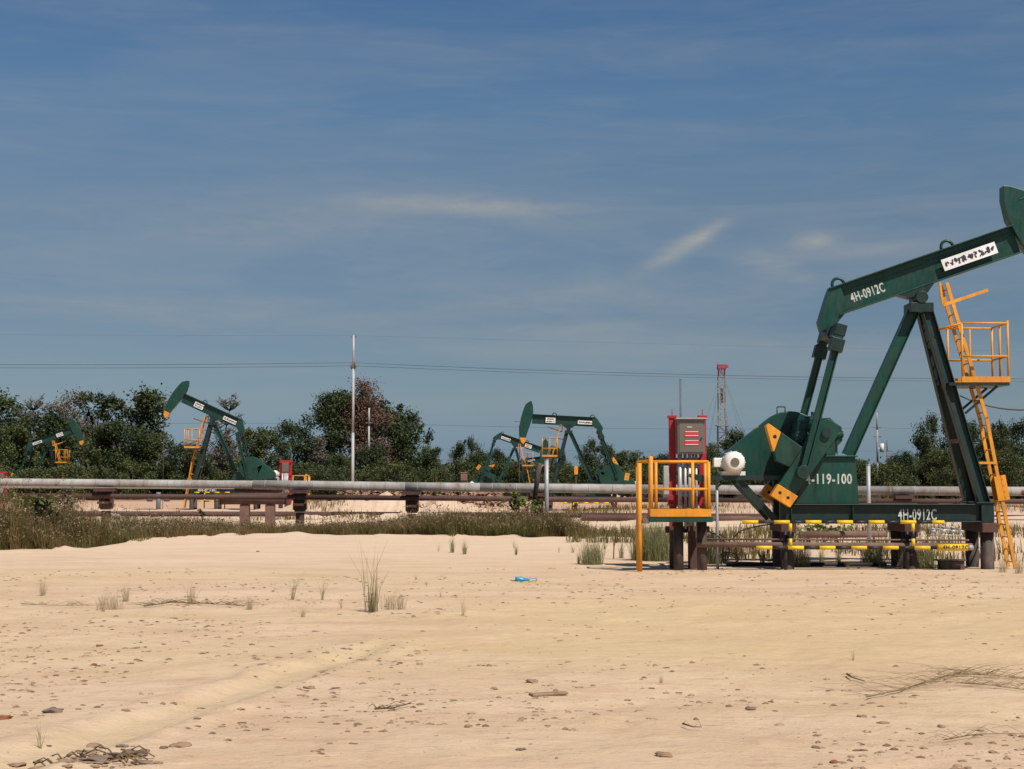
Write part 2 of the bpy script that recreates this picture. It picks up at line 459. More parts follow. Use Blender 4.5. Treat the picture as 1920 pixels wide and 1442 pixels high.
    for s in (-1, 1):
        ya, yb = sorted((s * .70, s * .88))
        mb = MB(); mb.prism([K(-.3, .12), K(-.3, -.12), K(-.12, -.25), K(.4, -.22), K(1.53, -.14), K(1.53, .30), K(.4, .28), K(-.12, .25)], ya, yb)
        cr = mb.build('crank', g, root, .012)
        ya2, yb2 = sorted((s * .66, s * .96))
        mb = MB(); mb.prism([K(1.535, -.19), K(1.84, -.17), K(1.84, .33), K(1.535, .32)], ya2, yb2, 0)
        for hx in (-.02, .19):
            c = K(1.68, hx); mb.tube((c[0], yb2 + .002, c[1]), (c[0], ya2 - .002, c[1]), .042, 10, mi=1)
        mb.build('crank_end_block', [M['orange'], M['hole']], cr, .008)
        mb = MB(); mb.prism([K(.56, .29), K(.52, .86), K(.98, .76), K(1.12, .62), K(1.08, .302)], ya2, yb2)
        cw = mb.build('counterweight', g, cr, .012)
        mb = MB(); mb.prism([K(.52, .865), K(.50, 1.2), K(.58, 1.22), K(.97, .80), K(.97, .77)], ya2 + .01, yb2 - .01, 0)
        c = K(.68, .93); mb.tube((c[0], yb2 - .005, c[1]), (c[0], ya2 + .005, c[1]), .045, 10, mi=1)
        mb.build('counterweight_tip', [M['orange'], M['hole']], cr, .008)
        MB().tube((pin[0], s * .86, pin[1]), (pin[0], s * 1.09, pin[1]), .10, 14).build('crank_pin', dg, cr)
        # pitman
        d = Vector((e[0] - pin[0], 0, e[1] - pin[1])).normalized()
        p0 = Vector((pin[0], s * .985, pin[1])); p1 = Vector((e[0], s * .985, e[1]))
        mb = MB(); mb.ibar(p0 + d * .12, p1 - d * .25, .17, .15, (0, 1, 0), .03)
        mb.tube(p0 + Vector((0, -.1, 0)), p0 + Vector((0, .1, 0)), .15, 18)
        mb.bar(p1 - d * .42, p1 + d * .02, .20, .2)
        mb.build('pitman_arm', g, root, .006)
    dd = Vector((e[0] - pin[0], e[1] - pin[1])).normalized()
    mb = MB(); mb.bar((e[0], -1.1, e[1]), (e[0], 1.1, e[1]), .24, .26, (dd.x, 0, dd.y))
    for s in (-1, 1): mb.bar((e[0] - dd.x * .2, s * .985, e[1] - dd.y * .2), (e[0] - dd.x * .5, s * .985, e[1] - dd.y * .5), .30, .28)
    top = B(-2.12, .2)
    mb.bar((e[0], 0, e[1]), (top[0], 0, top[1] + .05), .28, .3)
    mb.tube((e[0], -.35, e[1]), (e[0], .35, e[1]), .19, 16)
    mb.build('equalizer', dg, root, .01)
    # --- walking beam
    zb0, zt0 = .22, .89
    mb = MB()
    mid_b = (zb0 + zt0) / 2
    pa, pb = B(-1.86, mid_b), B(2.56, mid_b)
    mb.ibar((pa[0], 0, pa[1]), (pb[0], 0, pb[1]), zt0 - zb0, .42, (0, 1, 0), .03)
    # wedge shaped tail box
    poly = [B(-1.85, zt0 + .012), B(-1.99, .74), B(-2.36, .24), B(-2.38, .02), B(-2.05, .02), B(-1.75, zb0 - .012), B(-1.62, zb0 + .06), B(-1.62, zt0 - .06)]
    mb.prism(poly, -.16, .16)
    # web stiffeners
    for (x0, x1, zz) in ((-1.55, .35, .70), (.45, 2.5, .735)):
        for s in (-1, 1):
            p0, p1 = B(x0, zz), B(x1, zz); mb.bar((p0[0], s * .022, p0[1]), (p1[0], s * .022, p1[1]), .03, .024)
    bm = mb.build('walking_beam', dg if False else g, root, .006)
    for xs in (-1.62, 1.02):
        mb = MB(); c = B(xs, zt0 + .01); 
        mb.path([(B(xs + .14 * math.cos(u), zt0 + .0 + .16 * math.sin(u))[0], 0, B(xs + .14 * math.cos(u), zt0 + .16 * math.sin(u))[1]) for u in np.linspace(0, math.pi, 9)], .035, 8)
        mb.build('lifting_lug', g, bm)
    def plate(x0, x1, z0, z1, s, rows):
        mb = MB(); y = s * .145
        # built flat, then turned with the beam
        mb.box(x0, x1, -.012, .012, z0, z1, 0)
        scrawl(mb, x0 + .06, x1 - .06, z0 + .02, z1 - .02, -.0155, rows, 1, rnd)
        o = mb.build('sign_plate', [M['plate'], M['ink']], bm)
        if s > 0: o.matrix_local = Matrix.Translation((0, y, BZ)) @ Matrix.Rotation(-phi, 4, 'Y') @ Matrix.Translation((x0 + x1, 0, 0)) @ Matrix.Rotation(math.pi, 4, 'Z')
        else: o.matrix_local = Matrix.Translation((0, y, BZ)) @ Matrix.Rotation(-phi, 4, 'Y')
        mb2 = MB()
        return o
    if main:
        plate(.74, 2.03, .39, .66, -1, 1)
        t_ = lettering('beam_lettering', '4H-0912C', .30, (0, 0, 0), bm, M['letter'], sx=.56, bold=.006)
        t_.matrix_local = Matrix.Translation((0, -.016, BZ)) @ Matrix.Rotation(-phi, 4, 'Y') @ Matrix.Translation((-1.05, 0, .50)) @ Matrix.Rotation(R(90), 4, 'X') @ Matrix.Diagonal((.58, 1, 1, 1))
    else:
        for s in (-1, 1):
            plate(.95, 1.62, .34, .70, s, 2); plate(-1.6, -.62, .36, .62, s, 1)
    # saddle bearing
    mb = MB()
    p = [B(-.42, zb0 - .003), B(.42, zb0 - .003), B(.2, .06), B(-.2, .06)]
    mb.prism(p, -.2, .2)
    mb.tube((0, -.36, BZ), (0, .36, BZ), .14, 16); mb.box(-.26, .26, -.34, .34, BZ - .34, BZ - .12)
    mb.build('saddle_bearing', dg, root, .008)
    # --- horse head
    hp = [(2.67, 1.8), (2.80, 1.75), (3.07, 1.55), (3.18, 1.25), (3.27, .91), (3.36, .5), (3.40, .14), (3.405, -.2), (3.38, -.54), (3.345, -.78), (2.92, -.78), (2.88, -.55), (2.60, .4), (2.5, 1.04), (2.56, 1.5)]
    mb = MB(); mb.prism([B(*p_) for p_ in hp], -.17, .17)
    for k in range(5):
        z_ = -.3 + .42 * k; x_ = 2.92
        c0, c1 = B(x_ - .1 + .02 * k, z_), B(x_ + .2, z_ + .01)
        mb.bar((c0[0], 0, c0[1]), (c1[0], 0, c1[1]), .03, .37)
    hd = mb.build('horse_head', g, root, .01)
    tp = [(3.345, -.785), (3.26, -1.07), (3.08, -1.24), (2.95, -1.05), (2.92, -.785)]
    MB().prism([B(*p_) for p_ in tp], -.165, .165).build('head_tip', M['orange'], hd)
    # bridle hangs from the head arc: rod line stays vertical at x=3.4
    mb = MB()
    hx = 3.42; topz = BZ + 3.4 * math.sin(phi)
    for s in (-1, 1): mb.path([(hx, s * .09, topz + .1), (hx, s * .09, 2.95 + 2.2 * math.sin(phi) + 1.2)], .018, 5)
    cz = 2.95 + 2.2 * math.sin(phi) + 1.2
    mb.box(hx - .07, hx + .07, -.16, .16, cz - .09, cz)
    mb.tube((hx, 0, -.3), (hx, 0, cz + .25), .022, 6)
    mb.build('bridle_and_rod', M['brown'], root)
    mb = MB(); c = B(3.34, .3); mb.bar((c[0], 0, c[1]), (c[0] + .45 * math.cos(phi), 0, c[1] + .45 * math.sin(phi)), .03, .03); mb.build('wireline_pin', g, hd)
    # --- samson post
    for s in (-1, 1):
        b0 = q3(1846, 944, -.62); t0 = q3(1737, 592, -.16)
        mb = MB(); mb.ibar((b0[0], s * .58, zt + .004), (t0[0], s * .2, BZ - .3), .25, .22, (0, 1, 0), .022)
        mb.box(b0[0] - .2, b0[0] + .2, s * .58 - .14, s * .58 + .14, zt + .013, zt + .045)
        mb.build('samson_leg', dg, root, .005)
    r0 = q(1590, 855, 0); r1 = q(1712, 592, 0)
    mb = MB(); mb.ibar((r0[0], 0, zp + .002), (r1[0], 0, BZ - .28), .27, .24, (0, 1, 0), .022); mb.build('samson_leg', g, root, .005)
    c = q(1800, 826, -.5)
    MB().bar((c[0] + .03, -.46, c[1]), (c[0] + .03, .46, c[1]), .07, .09, (0, 0, 1)).build('cross_tie', M['brownlight'], root)
    # --- ladder
    def lad(pts, dlat, lat0): return [Vector(q3(x, y, lat0)) for x, y in pts]
    ya, yb = -.42, .10
    base = [(1904, 1066), (1850, 785), (1775, 530)]
    near_ = [Vector(q3(x, y, ya)) for x, y in base]
    far_ = [Vector((p.x, yb, p.z)) for p in near_]
    mb = MB()
    for L_ in (near_, far_):
        for k in range(2): mb.bar(L_[k], L_[k + 1] + (L_[k + 1] - L_[k]).normalized() * (.03 if k == 0 else 0), .075, .045)
    for k, (i0, n_) in enumerate(((0, 12), (1, 11))):
        for j in range(n_):
            u = (j + .5) / n_; p0 = near_[i0].lerp(near_[i0 + 1], u); p1 = far_[i0].lerp(far_[i0 + 1], u)
            mb.tube(p0, p1, .016, 6)
    # arm at the ladder head
    mb.bar(q3(1768, 572, ya), q3(1852, 544, ya), .07, .05)
    mb.bar(q3(1768, 572, ya), q3(1762, 530, ya), .05, .05)
    for py in (868, 712):
        xx = q(1850, py, ya)
        i0 = 0 if py > 785 else 1; u = (q(1850, py, ya)[1] - near_[i0].z) / (near_[i0 + 1].z - near_[i0].z)
        p = near_[i0].lerp(near_[i0 + 1], u); mb.bar((p.x - .45, ya - .02, p.z), (p.x + .03, ya - .02, p.z), .05, .05, (0, 0, 1))
    ld = mb.build('ladder', M['orange'], root)
    u0 = [(q(1850, py, ya)[1] - near_[0].z) / (near_[1].z - near_[0].z) for py in (938, 892)]
    p0, p1 = near_[0].lerp(near_[1], u0[0]), near_[0].lerp(near_[1], u0[1])
    mb = MB(); dlt = Vector((.06, 0, 0)); yc = (ya + yb) / 2
    mb.bar(Vector((p0.x + .06, yc, p0.z)), Vector((p1.x + .06, yc, p1.z)), .02, .62)
    for k in range(4):
        p = p0.lerp(p1, (k + .5) / 4); mb.bar((p.x + .08, ya - .06, p.z), (p.x + .08, yb + .06, p.z), .03, .03, (0, 0, 1))
    mb.bar(Vector((p0.x + .03, ya - .035, p0.z)), Vector((p1.x + .03, ya - .035, p1.z)), .26, .02)
    mb.build('ladder_guard', M['orange'], ld)
    # --- service platform
    x0, zt_ = q(1803, 606, -.6); x1 = q(1889, 610, -.6)[0]; zm = q(1850, 668, -.6)[1]; z1 = q(1850, 706, -.6)[1]; z0 = q(1850, 717, -.6)[1]
    pl = MB().box(x0 - .3, x1 + .02, -.62, .62, z0 - .07, z0).build('service_platform', dg, root)
    mb = MB()
    for x in (x0, x1):
        for y in (-.6, 0, .6):
            if x == x0 and y == 0: continue
            mb.tube((x, y, z0 + .002), (x, y, zt_ + (.06 if (x == x1 and y == -.6) else 0)), .026, 8)
    mb.tube(((x0 + x1) / 2, .6, z0 + .002), ((x0 + x1) / 2, .6, zt_), .022, 8)
    for zz in (zt_, zm):
        for y in (-.6, .6): mb.tube((x0, y, zz), (x1, y, zz), .024, 8)
        mb.tube((x1, -.6, zz), (x1, .6, zz), .024, 8)
    mb.tube((x0, -.6, zt_), (x0 - .45, -.35, zt_ - .12), .024, 8); mb.tube((x0, .6, zt_), (x0 - .4, .3, zt_ - .05), .024, 8)
    for y in (-.62, .62): mb.box(x0 - .02, x1 + .03, y - .006, y + .006, z0 + .002, z1)
    mb.box(x1 + .021, x1 + .032, -.613, .613, z0 + .003, z1)
    mb.build('guard_rail', M['orange'], pl)
    for s in (-1, 1):
        a0 = q(1870, 724, -.4); a1 = q(1814, 775, -.4); MB().bar((a0[0], s * .4, z0 - .07), (a1[0] - .05, s * .4, a1[1]), .05, .05).build('platform_brace', dg, pl)
    # --- belt guard, motor
    c0, c1 = q(1480, 836, .75), q(1368, 872, .75)
    pts = [(c0[0] + .80 * math.cos(u), c0[1] + .80 * math.sin(u)) for u in np.linspace(0, 2 * math.pi, 48, endpoint=False)]
    pts += [(c1[0] + .30 * math.cos(u), c1[1] + .30 * math.sin(u)) for u in np.linspace(0, 2 * math.pi, 24, endpoint=False)]
    hp_ = hull(pts)
    gd = MB().prism(hp_, .58, .95).build('belt_guard', g, root, .02)
    if main:
        hl = [(q(1457, 785, .75)[0], .75, q(1457, 785, .75)[1]), q3(1457, 763, .75), q3(1472, 763, .75), (q(1472, 785, .75)[0], .75, q(1472, 785, .75)[1])]
        mb = MB()
        for k in range(3): mb.tube(hl[k], hl[k + 1], .014, 6)
        mb.build('guard_handle', dg, gd)
    mb = MB(); mb.tube((c0[0] + .12, .50, c0[1] + .12), (c0[0] + .12, .575, c0[1] + .12), .44, 26); mb.tube((c0[0] + .12, .36, c0[1] + .12), (c0[0] + .12, .5, c0[1] + .12), .16, 14)  # disc and hub in darker green stand in for shade on the guard
    mb.build('sheave_shade_disc', dg, gd)
    mc = q(1376, 867, -.62)
    mb = MB(); mb.lathe((mc[0], -.82, mc[1]), (0, 1, 0), [(0, .10), (.0, .15), (.05, .215), (.14, .245), (.62, .245), (.68, .2), (.75, .1), (1.36, .05)], 24)
    for k in range(14):
        u = math.pi * 2 * k / 14
        mb.bar((mc[0] + .25 * math.cos(u), -.62, mc[1] + .25 * math.sin(u)), (mc[0] + .25 * math.cos(u), -.24, mc[1] + .25 * math.sin(u)), .012, .03, (math.cos(u), 0, math.sin(u)))
    for y in (-.55, -.25): mb.box(mc[0] - .26, mc[0] + .26, y - .04, y + .04, mc[1] - .29, mc[1] - .2)
    mo = mb.build('motor', M['white'], root)
    MB().tube((mc[0], -.835, mc[1]), (mc[0], -.815, mc[1]), .098, 20).build('fan_grille', M['cabinet'], mo)
    jb = q(1347, 867, -.5)
    MB().box(jb[0] - .11, jb[0] + .10, -.55, -.32, jb[1] - .11, jb[1] + .10).build('junction_box', M['white'], mo, .02)
    zr = mc[1] - .30
    mb = MB(); xa, xb = q(1322, 895, -.5)[0], q(1480, 895, -.5)[0]
    for y in (-.6, -.12, .72): mb.box(xa, xb, y - .05, y + .05, zr - .10, zr + .005)
    for x in (xa + .05, xa + .75, xb - .2): mb.box(x, x + .08, -.548, .668, zr - .09, zr - .006)
    mb.prism([(xa - .002, zr + .008), (xa - .36, zr + .05), (xa - .38, zr - .02), (xa - .1, zr - .14), (xa - .002, zr - .12)], -.66, -.5)
    mb.build('motor_mount', dg, root)
    for s in (-1, 1):
        a0, a1 = q(1386, 905, -.5), q(1443, 975, -.5)
        MB().bar((a0[0], s * .5, zr - .11), (a1[0] + .12, s * .5, zb + .05), .14, .1).build('mount_strut', dg, root)
    xq = q(1474, 940, -.6)[0]
    for s in (-1, 1): MB().box(xq - .13, xq + .1, s * .5 - .1, s * .5 + .1, zb - .01, zr - .105).build('mount_column', dg, root, .008)
    return root

main = empty('pump_jack', ORG, TH, 'large green pump jack closest to the camera, cut off by right frame edge', 'pump jack', 'green pump jacks')
make_pump(main, 19.0, 236, main=True, seed=2)

def far_pump(px, py, Y, deg, flip, label, hint, yaw=0.0, seed=3):
    p = at(px, py, Y)
    r = empty('pump_jack', (p.x, Y, p.z - BZ), (math.pi if flip else 0) + R(yaw), label, 'pump jack', 'green pump jacks')
    return make_pump(r, deg, hint, seed=seed)

pump_b = far_pump(399, 788, 107.5, 24.5, True, 'dark green pump jack with raised head left of the tall white utility pole', 200, 0, 4)
pump_c = far_pump(1066, 804, 107.0, 3.0, True, 'green pump jack with level beam, in the middle between pole and red control panel', 250, 0, 5)
pump_a = far_pump(93, 832, 156.0, 19.0, False, 'distant green pump jack at far left against the dark trees', 236, 0, 6)
pump_d = far_pump(965, 838, 156.0, -19.0, False, 'distant green pump jack with lowered head, just left of the level-beam pump jack', 120, 0, 7)
pump_e = far_pump(1012, 868, 215.0, 8.0, False, 'farthest small pump jack, half hidden behind the lowered head of another', 236, 0, 8)

# ------------------------------------------------------------------ safety barriers
def barrier(root, pts_x, top, bot, tag_text=None, L0=0.0, r=.042):
    """pts_x = (x0, x1, [post xs]); rails along local x"""
    x0, x1, posts = pts_x
    per = .345
    def rail(z, xa, xb, name):
        mb = MB(); x = xa; k = 0
        while x < xb - 1e-3:
            xe_ = min(x + per, xb); mb.tube((x, 0, z), (xe_, 0, z), r if k % 2 == 0 else r * .86, 12, mi=k % 2, caps=True); x = xe_; k += 1
        return mb.build(name, [M['yellow'], M['black']], root)
    rail(top, x0 - .3, x1, 'top_rail'); rail(bot, x0, x1, 'bottom_rail')
    for xp in posts:
        mb = MB(); mb.tube((xp, 0, bot + .03), (xp, 0, bot + .2), .04, 10, mi=0); mb.tube((xp, 0, bot + .2), (xp, 0, top - .2), .038, 10, mi=1); mb.tube((xp, 0, top - .2), (xp, 0, top - .03), .04, 10, mi=0)
        mb.bar((xp, .02, (top + bot) / 2), (xp, .45, (top + bot) / 2), .08, .06, (0, 0, 1), mi=1)
        mb.tube((xp - .07, .25, -.3), (xp - .07, .25, bot + .35), .04, 8, mi=1)
        mb.build('post', [M['yellow'], M['black']], root)
    return root

yb_ = -1.15
zt_r = q(1600, 979, yb_)[1]; zb_r = q(1600, 1027, yb_)[1]
bar_main = empty('safety_barrier', ORG + VY * yb_, TH, 'yellow and black striped safety barrier in front of the nearest pump jack', 'barrier', 'striped safety barriers')
barrier(bar_main, (q(1418, 1027, yb_)[0], q(1771, 1027, yb_)[0], [q(1482, 1000, yb_)[0], q(1712, 1000, yb_)[0]]), zt_r, zb_r)
mb = MB(); tx0, tx1 = q(1757, 1027, yb_ - .06)[0], q(1813, 1027, yb_ - .06)[0]; tz = zb_r + .01
mb.tube((tx0, -.1, tz), (tx1, -.1, tz), .075, 14, mi=0); mb.tube((tx1 + .001, -.1, tz), (tx1 + .12, -.1, tz), .06, 12, mi=1)
tg = mb.build('number_tag', [M['yellow'], M['galv']], bar_main)
lettering('tag_lettering', '4H-0912C', .12, ((tx0 + tx1) / 2 + .05, -.178, tz + .005), tg, M['ink'], bold=.002)

b2 = empty('safety_barrier', at(400, 947, 105.2) * 1.0, 0, 'small striped yellow barrier in front of the pump jack left of the pole', 'barrier', 'striped safety barriers')
b2.location.z = 0; barrier(b2, (-1.0, 1.2, [-.6, .8]), 1.15, .55)
b3 = empty('safety_barrier', at(1108, 947, 104.8), 0, 'small striped yellow barrier in front of the level-beam pump jack in the middle', 'barrier', 'striped safety barriers')
b3.location.z = -.55; barrier(b3, (-1.6, 1.6, [-1.2, 1.2]), 1.0, .5)
b4 = empty('safety_barrier', at(930, 922, 150.0), 0, 'small striped barrier below the distant pump jack with lowered head', 'barrier', 'striped safety barriers')
b4.location.z = -.3; barrier(b4, (-2.0, 2.0, [-1.5, 1.5]), 1.1, .5)

# ------------------------------------------------------------------ control panels and operator platforms
def control_panel(loc, rz, label, grp, frame='red', cab='cabinet', main=False, small=False):
    r = empty('control_panel', loc, rz, label, 'control panel', grp)
    fm = M[frame]
    for s in (-1, 1):
        x = s * .345
        mb = MB(); mb.box(x - .075, x + .075, .10, .24, .55, 3.40); mb.box(x - .10, x + .10, .07, .27, 3.402, 3.47); mb.box(x - .11, x + .11, .06, .28, 1.42, 1.66)
        mb.tube((x, .17, 3.47), (x, .17, 3.62), .012, 6); mb.tube((x, .17, -.3), (x, .17, .548), .06, 10)
        mb.build('frame_post', fm, r, .006)
    mb = MB(); mb.box(-.268, .268, .12, .22, 3.34, 3.42); mb.box(-.268, .268, .12, .22, 1.46, 1.62); mb.box(-.268, .268, .13, .21, 2.42, 2.5); mb.build('crossbar', fm, r)
    mb = MB()
    if small: mb.box(-.24, .24, -.1, .095, 2.62, 3.3); MB().box(-.42, .42, -.02, .09, 3.3, 3.46).build('top_frame', fm, r); MB().box(-.42, .42, -.02, .09, 2.44, 2.6).build('bottom_frame', fm, r)
    else: mb.box(-.27, .345, -.28, .095, 2.58, 3.36); mb.box(-.31, .385, -.36, .09, 3.362, 3.395, 1)
    cb = mb.build('cabinet', [M[cab], M['galv']], r, .008)
    if small: MB().box(-.19, .19, -.118, -.102, 2.68, 3.24).build('door', M['cabinet'], cb, .004)
    else: MB().box(-.235, .31, -.298, -.282, 2.62, 3.30).build('door', M[cab], cb, .004)
    if main:
        for z0 in (2.97, 2.77):
            mb = MB(); mb.box(-.12, .20, -.305, -.299, z0, z0 + .135, 0)
            for dz in (.022, .108): mb.box(-.10, .19, -.3075, -.3055, z0 + dz, z0 + dz + .012, 1)
            mb.build('warning_sticker', [M['sticker'], M['plate']], cb)
        MB().box(-.06, .05, -.31, -.299, 3.18, 3.195).build('label_strip', M['plate'], cb); MB().tube((.26, -.33, 2.93), (.26, -.28, 2.93), .02, 8).build('door_handle', M['black'], cb)
    for k, (x, w) in enumerate(((-.20, .05), (-.08, .035), (.02, .035), (.10, .03), (.17, .03))):
        MB().tube((x, -.05, .9), (x, -.05, 2.578), w, 8).build('conduit', M['silver'], r)
    mb = MB(); mb.box(-.56, -.44, -.02, .16, 1.6, 2.32); mb.box(-.44, -.42, .1, .16, 1.9, 2.0); mb.build('meter_box', M['silver'], r, .01)
    for x in (-.30, .12):
        mb = MB(); mb.box(x - .14, x + .14, -.12, .06, -.3, .95); mb.build('footing', M['pile'] if x < 0 else M['brown'], r)
    MB().box(-.5, .5, .25, .35, .8, .95).build('cross_member', M['brown'], r)
    return r

def operator_platform(loc, rz, label, grp):
    """local origin as the control panel: platform stands in front of it"""
    r = empty('operator_platform', loc, rz, label, 'platform', grp)
    x0, x1 = -.97, .345; ya, yb = -1.15, -.45; zd = 1.2; zr = 2.40
    MB().box(x0 - .02, x1 + .05, ya, yb, zd - .12, zd - .005).build('deck', M['green'], r, .005)
    mb = MB()
    mb.box(x0, x1, ya - .012, ya + .001, zd + .0, zd + .17); mb.box(x0, x1, yb - .001, yb + .012, zd, zd + .17); mb.box(x1 + .001, x1 + .012, ya - .01, yb + .01, zd, zd + .168)
    mb.build('toe_board', M['orange'], r)
    mb = MB()
    for x, rr, zz in ((x0 + .02, .05, zr + .12), (x0 + .13, .035, zr), (x1 - .38, .035, zr), (x1 - .03, .04, zr)):
        mb.tube((x, ya + .05, zd + .0), (x, ya + .05, zz), rr, 12)
    for x in (x0 + .05, x1 - .03): mb.tube((x, yb - .05, zd), (x, yb - .05, zr), .035, 10)
    mb.tube((-1.2, ya + .1, zr), (x1 - .03, ya + .05, zr), .034, 10); mb.tube((x0, ya + .05, zr - .60), (x1 - .03, ya + .05, zr - .60), .03, 10)
    mb.tube((-1.2, yb - .05, zr), (x1 - .03, yb - .05, zr), .03, 10); mb.tube((x0, yb - .05, zr - .6), (x1 - .03, yb - .05, zr - .6), .028, 10)
    mb.tube((-1.2, ya + .1, zr), (-1.2, yb - .05, zr), .03, 10)
    mb.build('hand_rail', M['orange'], r)
    mb = MB(); mb.tube((-1.2, ya + .1, -.2), (-1.2, ya + .1, zr - .03), .055, 12); mb.build('corner_post', M['orange'], r)
    mb = MB(); mb.tube((-1.2, yb - .05, -.2), (-1.2, yb - .05, zr - .02), .035, 10); mb.build('corner_post', M['orange'], r)
    mb = MB(); mb.bar((-1.14, ya + .1, zd - .1), (x0 - .022, ya + .1, zd - .1), .14, .1, (0, 0, 1)); mb.build('step_bracket', M['brownlight'], r)
    for x in (-.3, .22): MB().tube((x, yb - .15, -.2), (x, yb - .15, zd - .122), .11, 12).build('leg', M['pile'], r)
    return r

CPY = 34.9
cp = at(1291, 900, CPY); cp.z = 0
control_panel(cp, 0, 'red framed control panel with grey steel cabinet beside the nearest pump jack', 'red framed control panels', main=True)
operator_platform(cp, 0, 'yellow railed operator platform in front of the nearest red control panel', 'yellow operator platforms')
c2 = at(535, 900, 106.5); c2.z = -.1
control_panel(c2, 0, 'small red framed control panel right of the pump jack with raised head', 'red framed control panels', small=True)
operator_platform(c2 + Vector((.25, .6, .0)), math.pi, 'yellow railed platform behind the pipeline, right of the small red control panel', 'yellow operator platforms')
c3 = at(869, 900, 150.0); c3.z = -.65
control_panel(c3, 0, 'rust coloured control panel left of the distant pump jack with lowered head', 'red framed control panels', 'brown', 'brownlight')
c4 = at(3, 900, 140.0); c4.z = -.7
control_panel(c4, 0, 'red control panel at the left frame edge above the pipeline', 'red framed control panels', small=True)
# yellow box on a stand by the level-beam pump
yb1 = at(1080, 900, 104); 
r = empty('switch_box', (yb1.x, 104, 0), 0, 'yellow switch box on a thin stand before the level-beam pump jack', 'switch box')
z_ = at(1080, 882, 104).z
MB().box(-.13, .13, -.1, .1, z_ - .28, z_ + .28).build('box', M['orange'], r, .02); MB().tube((0, 0, -.3), (0, 0, z_ - .28), .04, 8).build('stand', M['brown'], r)

# ------------------------------------------------------------------ pipelines
PY_ = 64.0
def pl(px, py, Y=PY_): return at(px, py, Y)
def ring(mb, p, d, r, w=.04): mb.tube(Vector(p) - Vector(d) * w, Vector(p) + Vector(d) * w, r, 18)

def pipeline(name, pts, r, mat, label, joints=0, mats=None):
    mb = MB()
    for k in range(len(pts) - 1):
        p0, p1 = Vector(pts[k][0]), Vector(pts[k + 1][0])
        mb.tube(p0, p1, pts[k][1], 20, pts[k][1])
        if joints:
            L = (p1 - p0).length; d = (p1 - p0).normalized(); n = int(L / joints)
            for j in range(n): ring(mb, p0 + d * (joints * (j + .5)), d, pts[k][1] + .006, .018)
    o = mb.build(name, mat)
    return tag(o, label, 'pipe')

tail = pl(-700, 898); 
pipeline('insulated_pipe', [(tail, .165), (pl(475, 908.5), .192), (pl(760, 912.6), .192), (pl(900, 914), .192), (pl(1200, 917), .192), (pl(1600, 919.8), .192), (pl(2050, 922), .192), (pl(2700, 928), .19)],
         .2, M['pipe'], 'thick pale grey insulated pipeline crossing the whole view', 1.0)
pipeline('steel_pipe', [(pl(-700, 925) + Vector((0, -.45, 0)), .10), (pl(0, 929) + Vector((0, -.45, 0)), .10), (pl(560, 932) + Vector((0, -.45, 0)), .105), (pl(1200, 937) + Vector((0, -.45, 0)), .1), (pl(2700, 944) + Vector((0, -.45, 0)), .1)],
         .1, M['brown'], 'thin rust brown pipe running below the thick pale pipeline', 0)
pipeline('white_pipe', [(pl(-700, 909, 80), .08), (pl(2700, 925, 80), .08)], .08, M['pole'], 'thin whitish pipe behind the thick pale pipeline', 0)
pipeline('ground_pipe', [(pl(-700, 962, 84), .14), (pl(620, 964, 84), .14), (pl(2700, 974, 84), .14)], .14, M['brown'], 'dark brown pipe lying low on the sand behind the grass', 0)
pipeline('ground_pipe', [(pl(1090, 971, 76), .16), (pl(2400, 985, 76), .16)], .16, M['brownlight'], 'dusty brown pipe lying on pale sand behind the operator platform', 0)

SUP = [(200, 'behind the grass at left'), (563, 'just left of the tall white pole'), (773, 'right of the tall white pole'), (1010, 'beside the yellow green plant'), (1292, 'behind the red control panel'),
       (1688, 'between the legs of the nearest pump jack'), (-60, ''), (1985, '')]
pipe_c = lambda px: np.interp(px, [-700, 475, 900, 1200, 2050, 2700], [898, 908.5, 914, 917, 922, 928])
for px, w in SUP:
    if not w: continue
    p = pl(px, float(pipe_c(px)))
    r = empty('pipe_support', (p.x, PY_, 0), 0, f'rust brown pipe support post {w}', 'pipe support', 'posts carrying the pipeline')
    zt = p.z - .19
    wide = .17 if px not in (1010,) else .09
    MB().box(-wide, wide, -.12, .12, -.6, zt - .95).build('post', M['brownlight'] if px == 773 else M['brown'], r, .01)
    mb = MB(); mb.prism([(-wide - .02, zt - .9), (-wide - .1, zt - .8), (-wide - .1, zt - .15), (wide + .1, zt - .15), (wide + .1, zt - .8), (wide + .02, zt - .9)], -.16, .16)
    mb.box(-.36, .36, -.7, .3, zt - .148, zt - .012)
    mb.box(-.2, .2, -.7, -.2, zt - .66, zt - .56)
    mb.build('saddle_bracket', M['brown'], r)

# rusty thick pipe with its own stands
r = empty('rusty_pipe_rack', (at(480, 930, 68).x, 68, 0), 0, 'thick rusty pipe on two stands under the pipeline, left of the pole', 'pipe rack')
zc = at(480, 935, 68).z
MB().tube((-1.55, 0, zc), (1.35, 0, zc), .26, 20).tube((-1.6, 0, zc), (-1.55, 0, zc), .3, 20).tube((1.35, 0, zc), (1.4, 0, zc), .3, 20).build('pipe', M['brown'], r)
MB().tube((-1.0, .4, zc + .45), (1.1, .4, zc + .45), .17, 16).build('pipe', M['brown'], r)
for x in (-.5, .62):
    MB().box(x - .2, x + .2, -.1, .3, -.6, zc - .262).build('stand', M['brownlight'], r, .01)

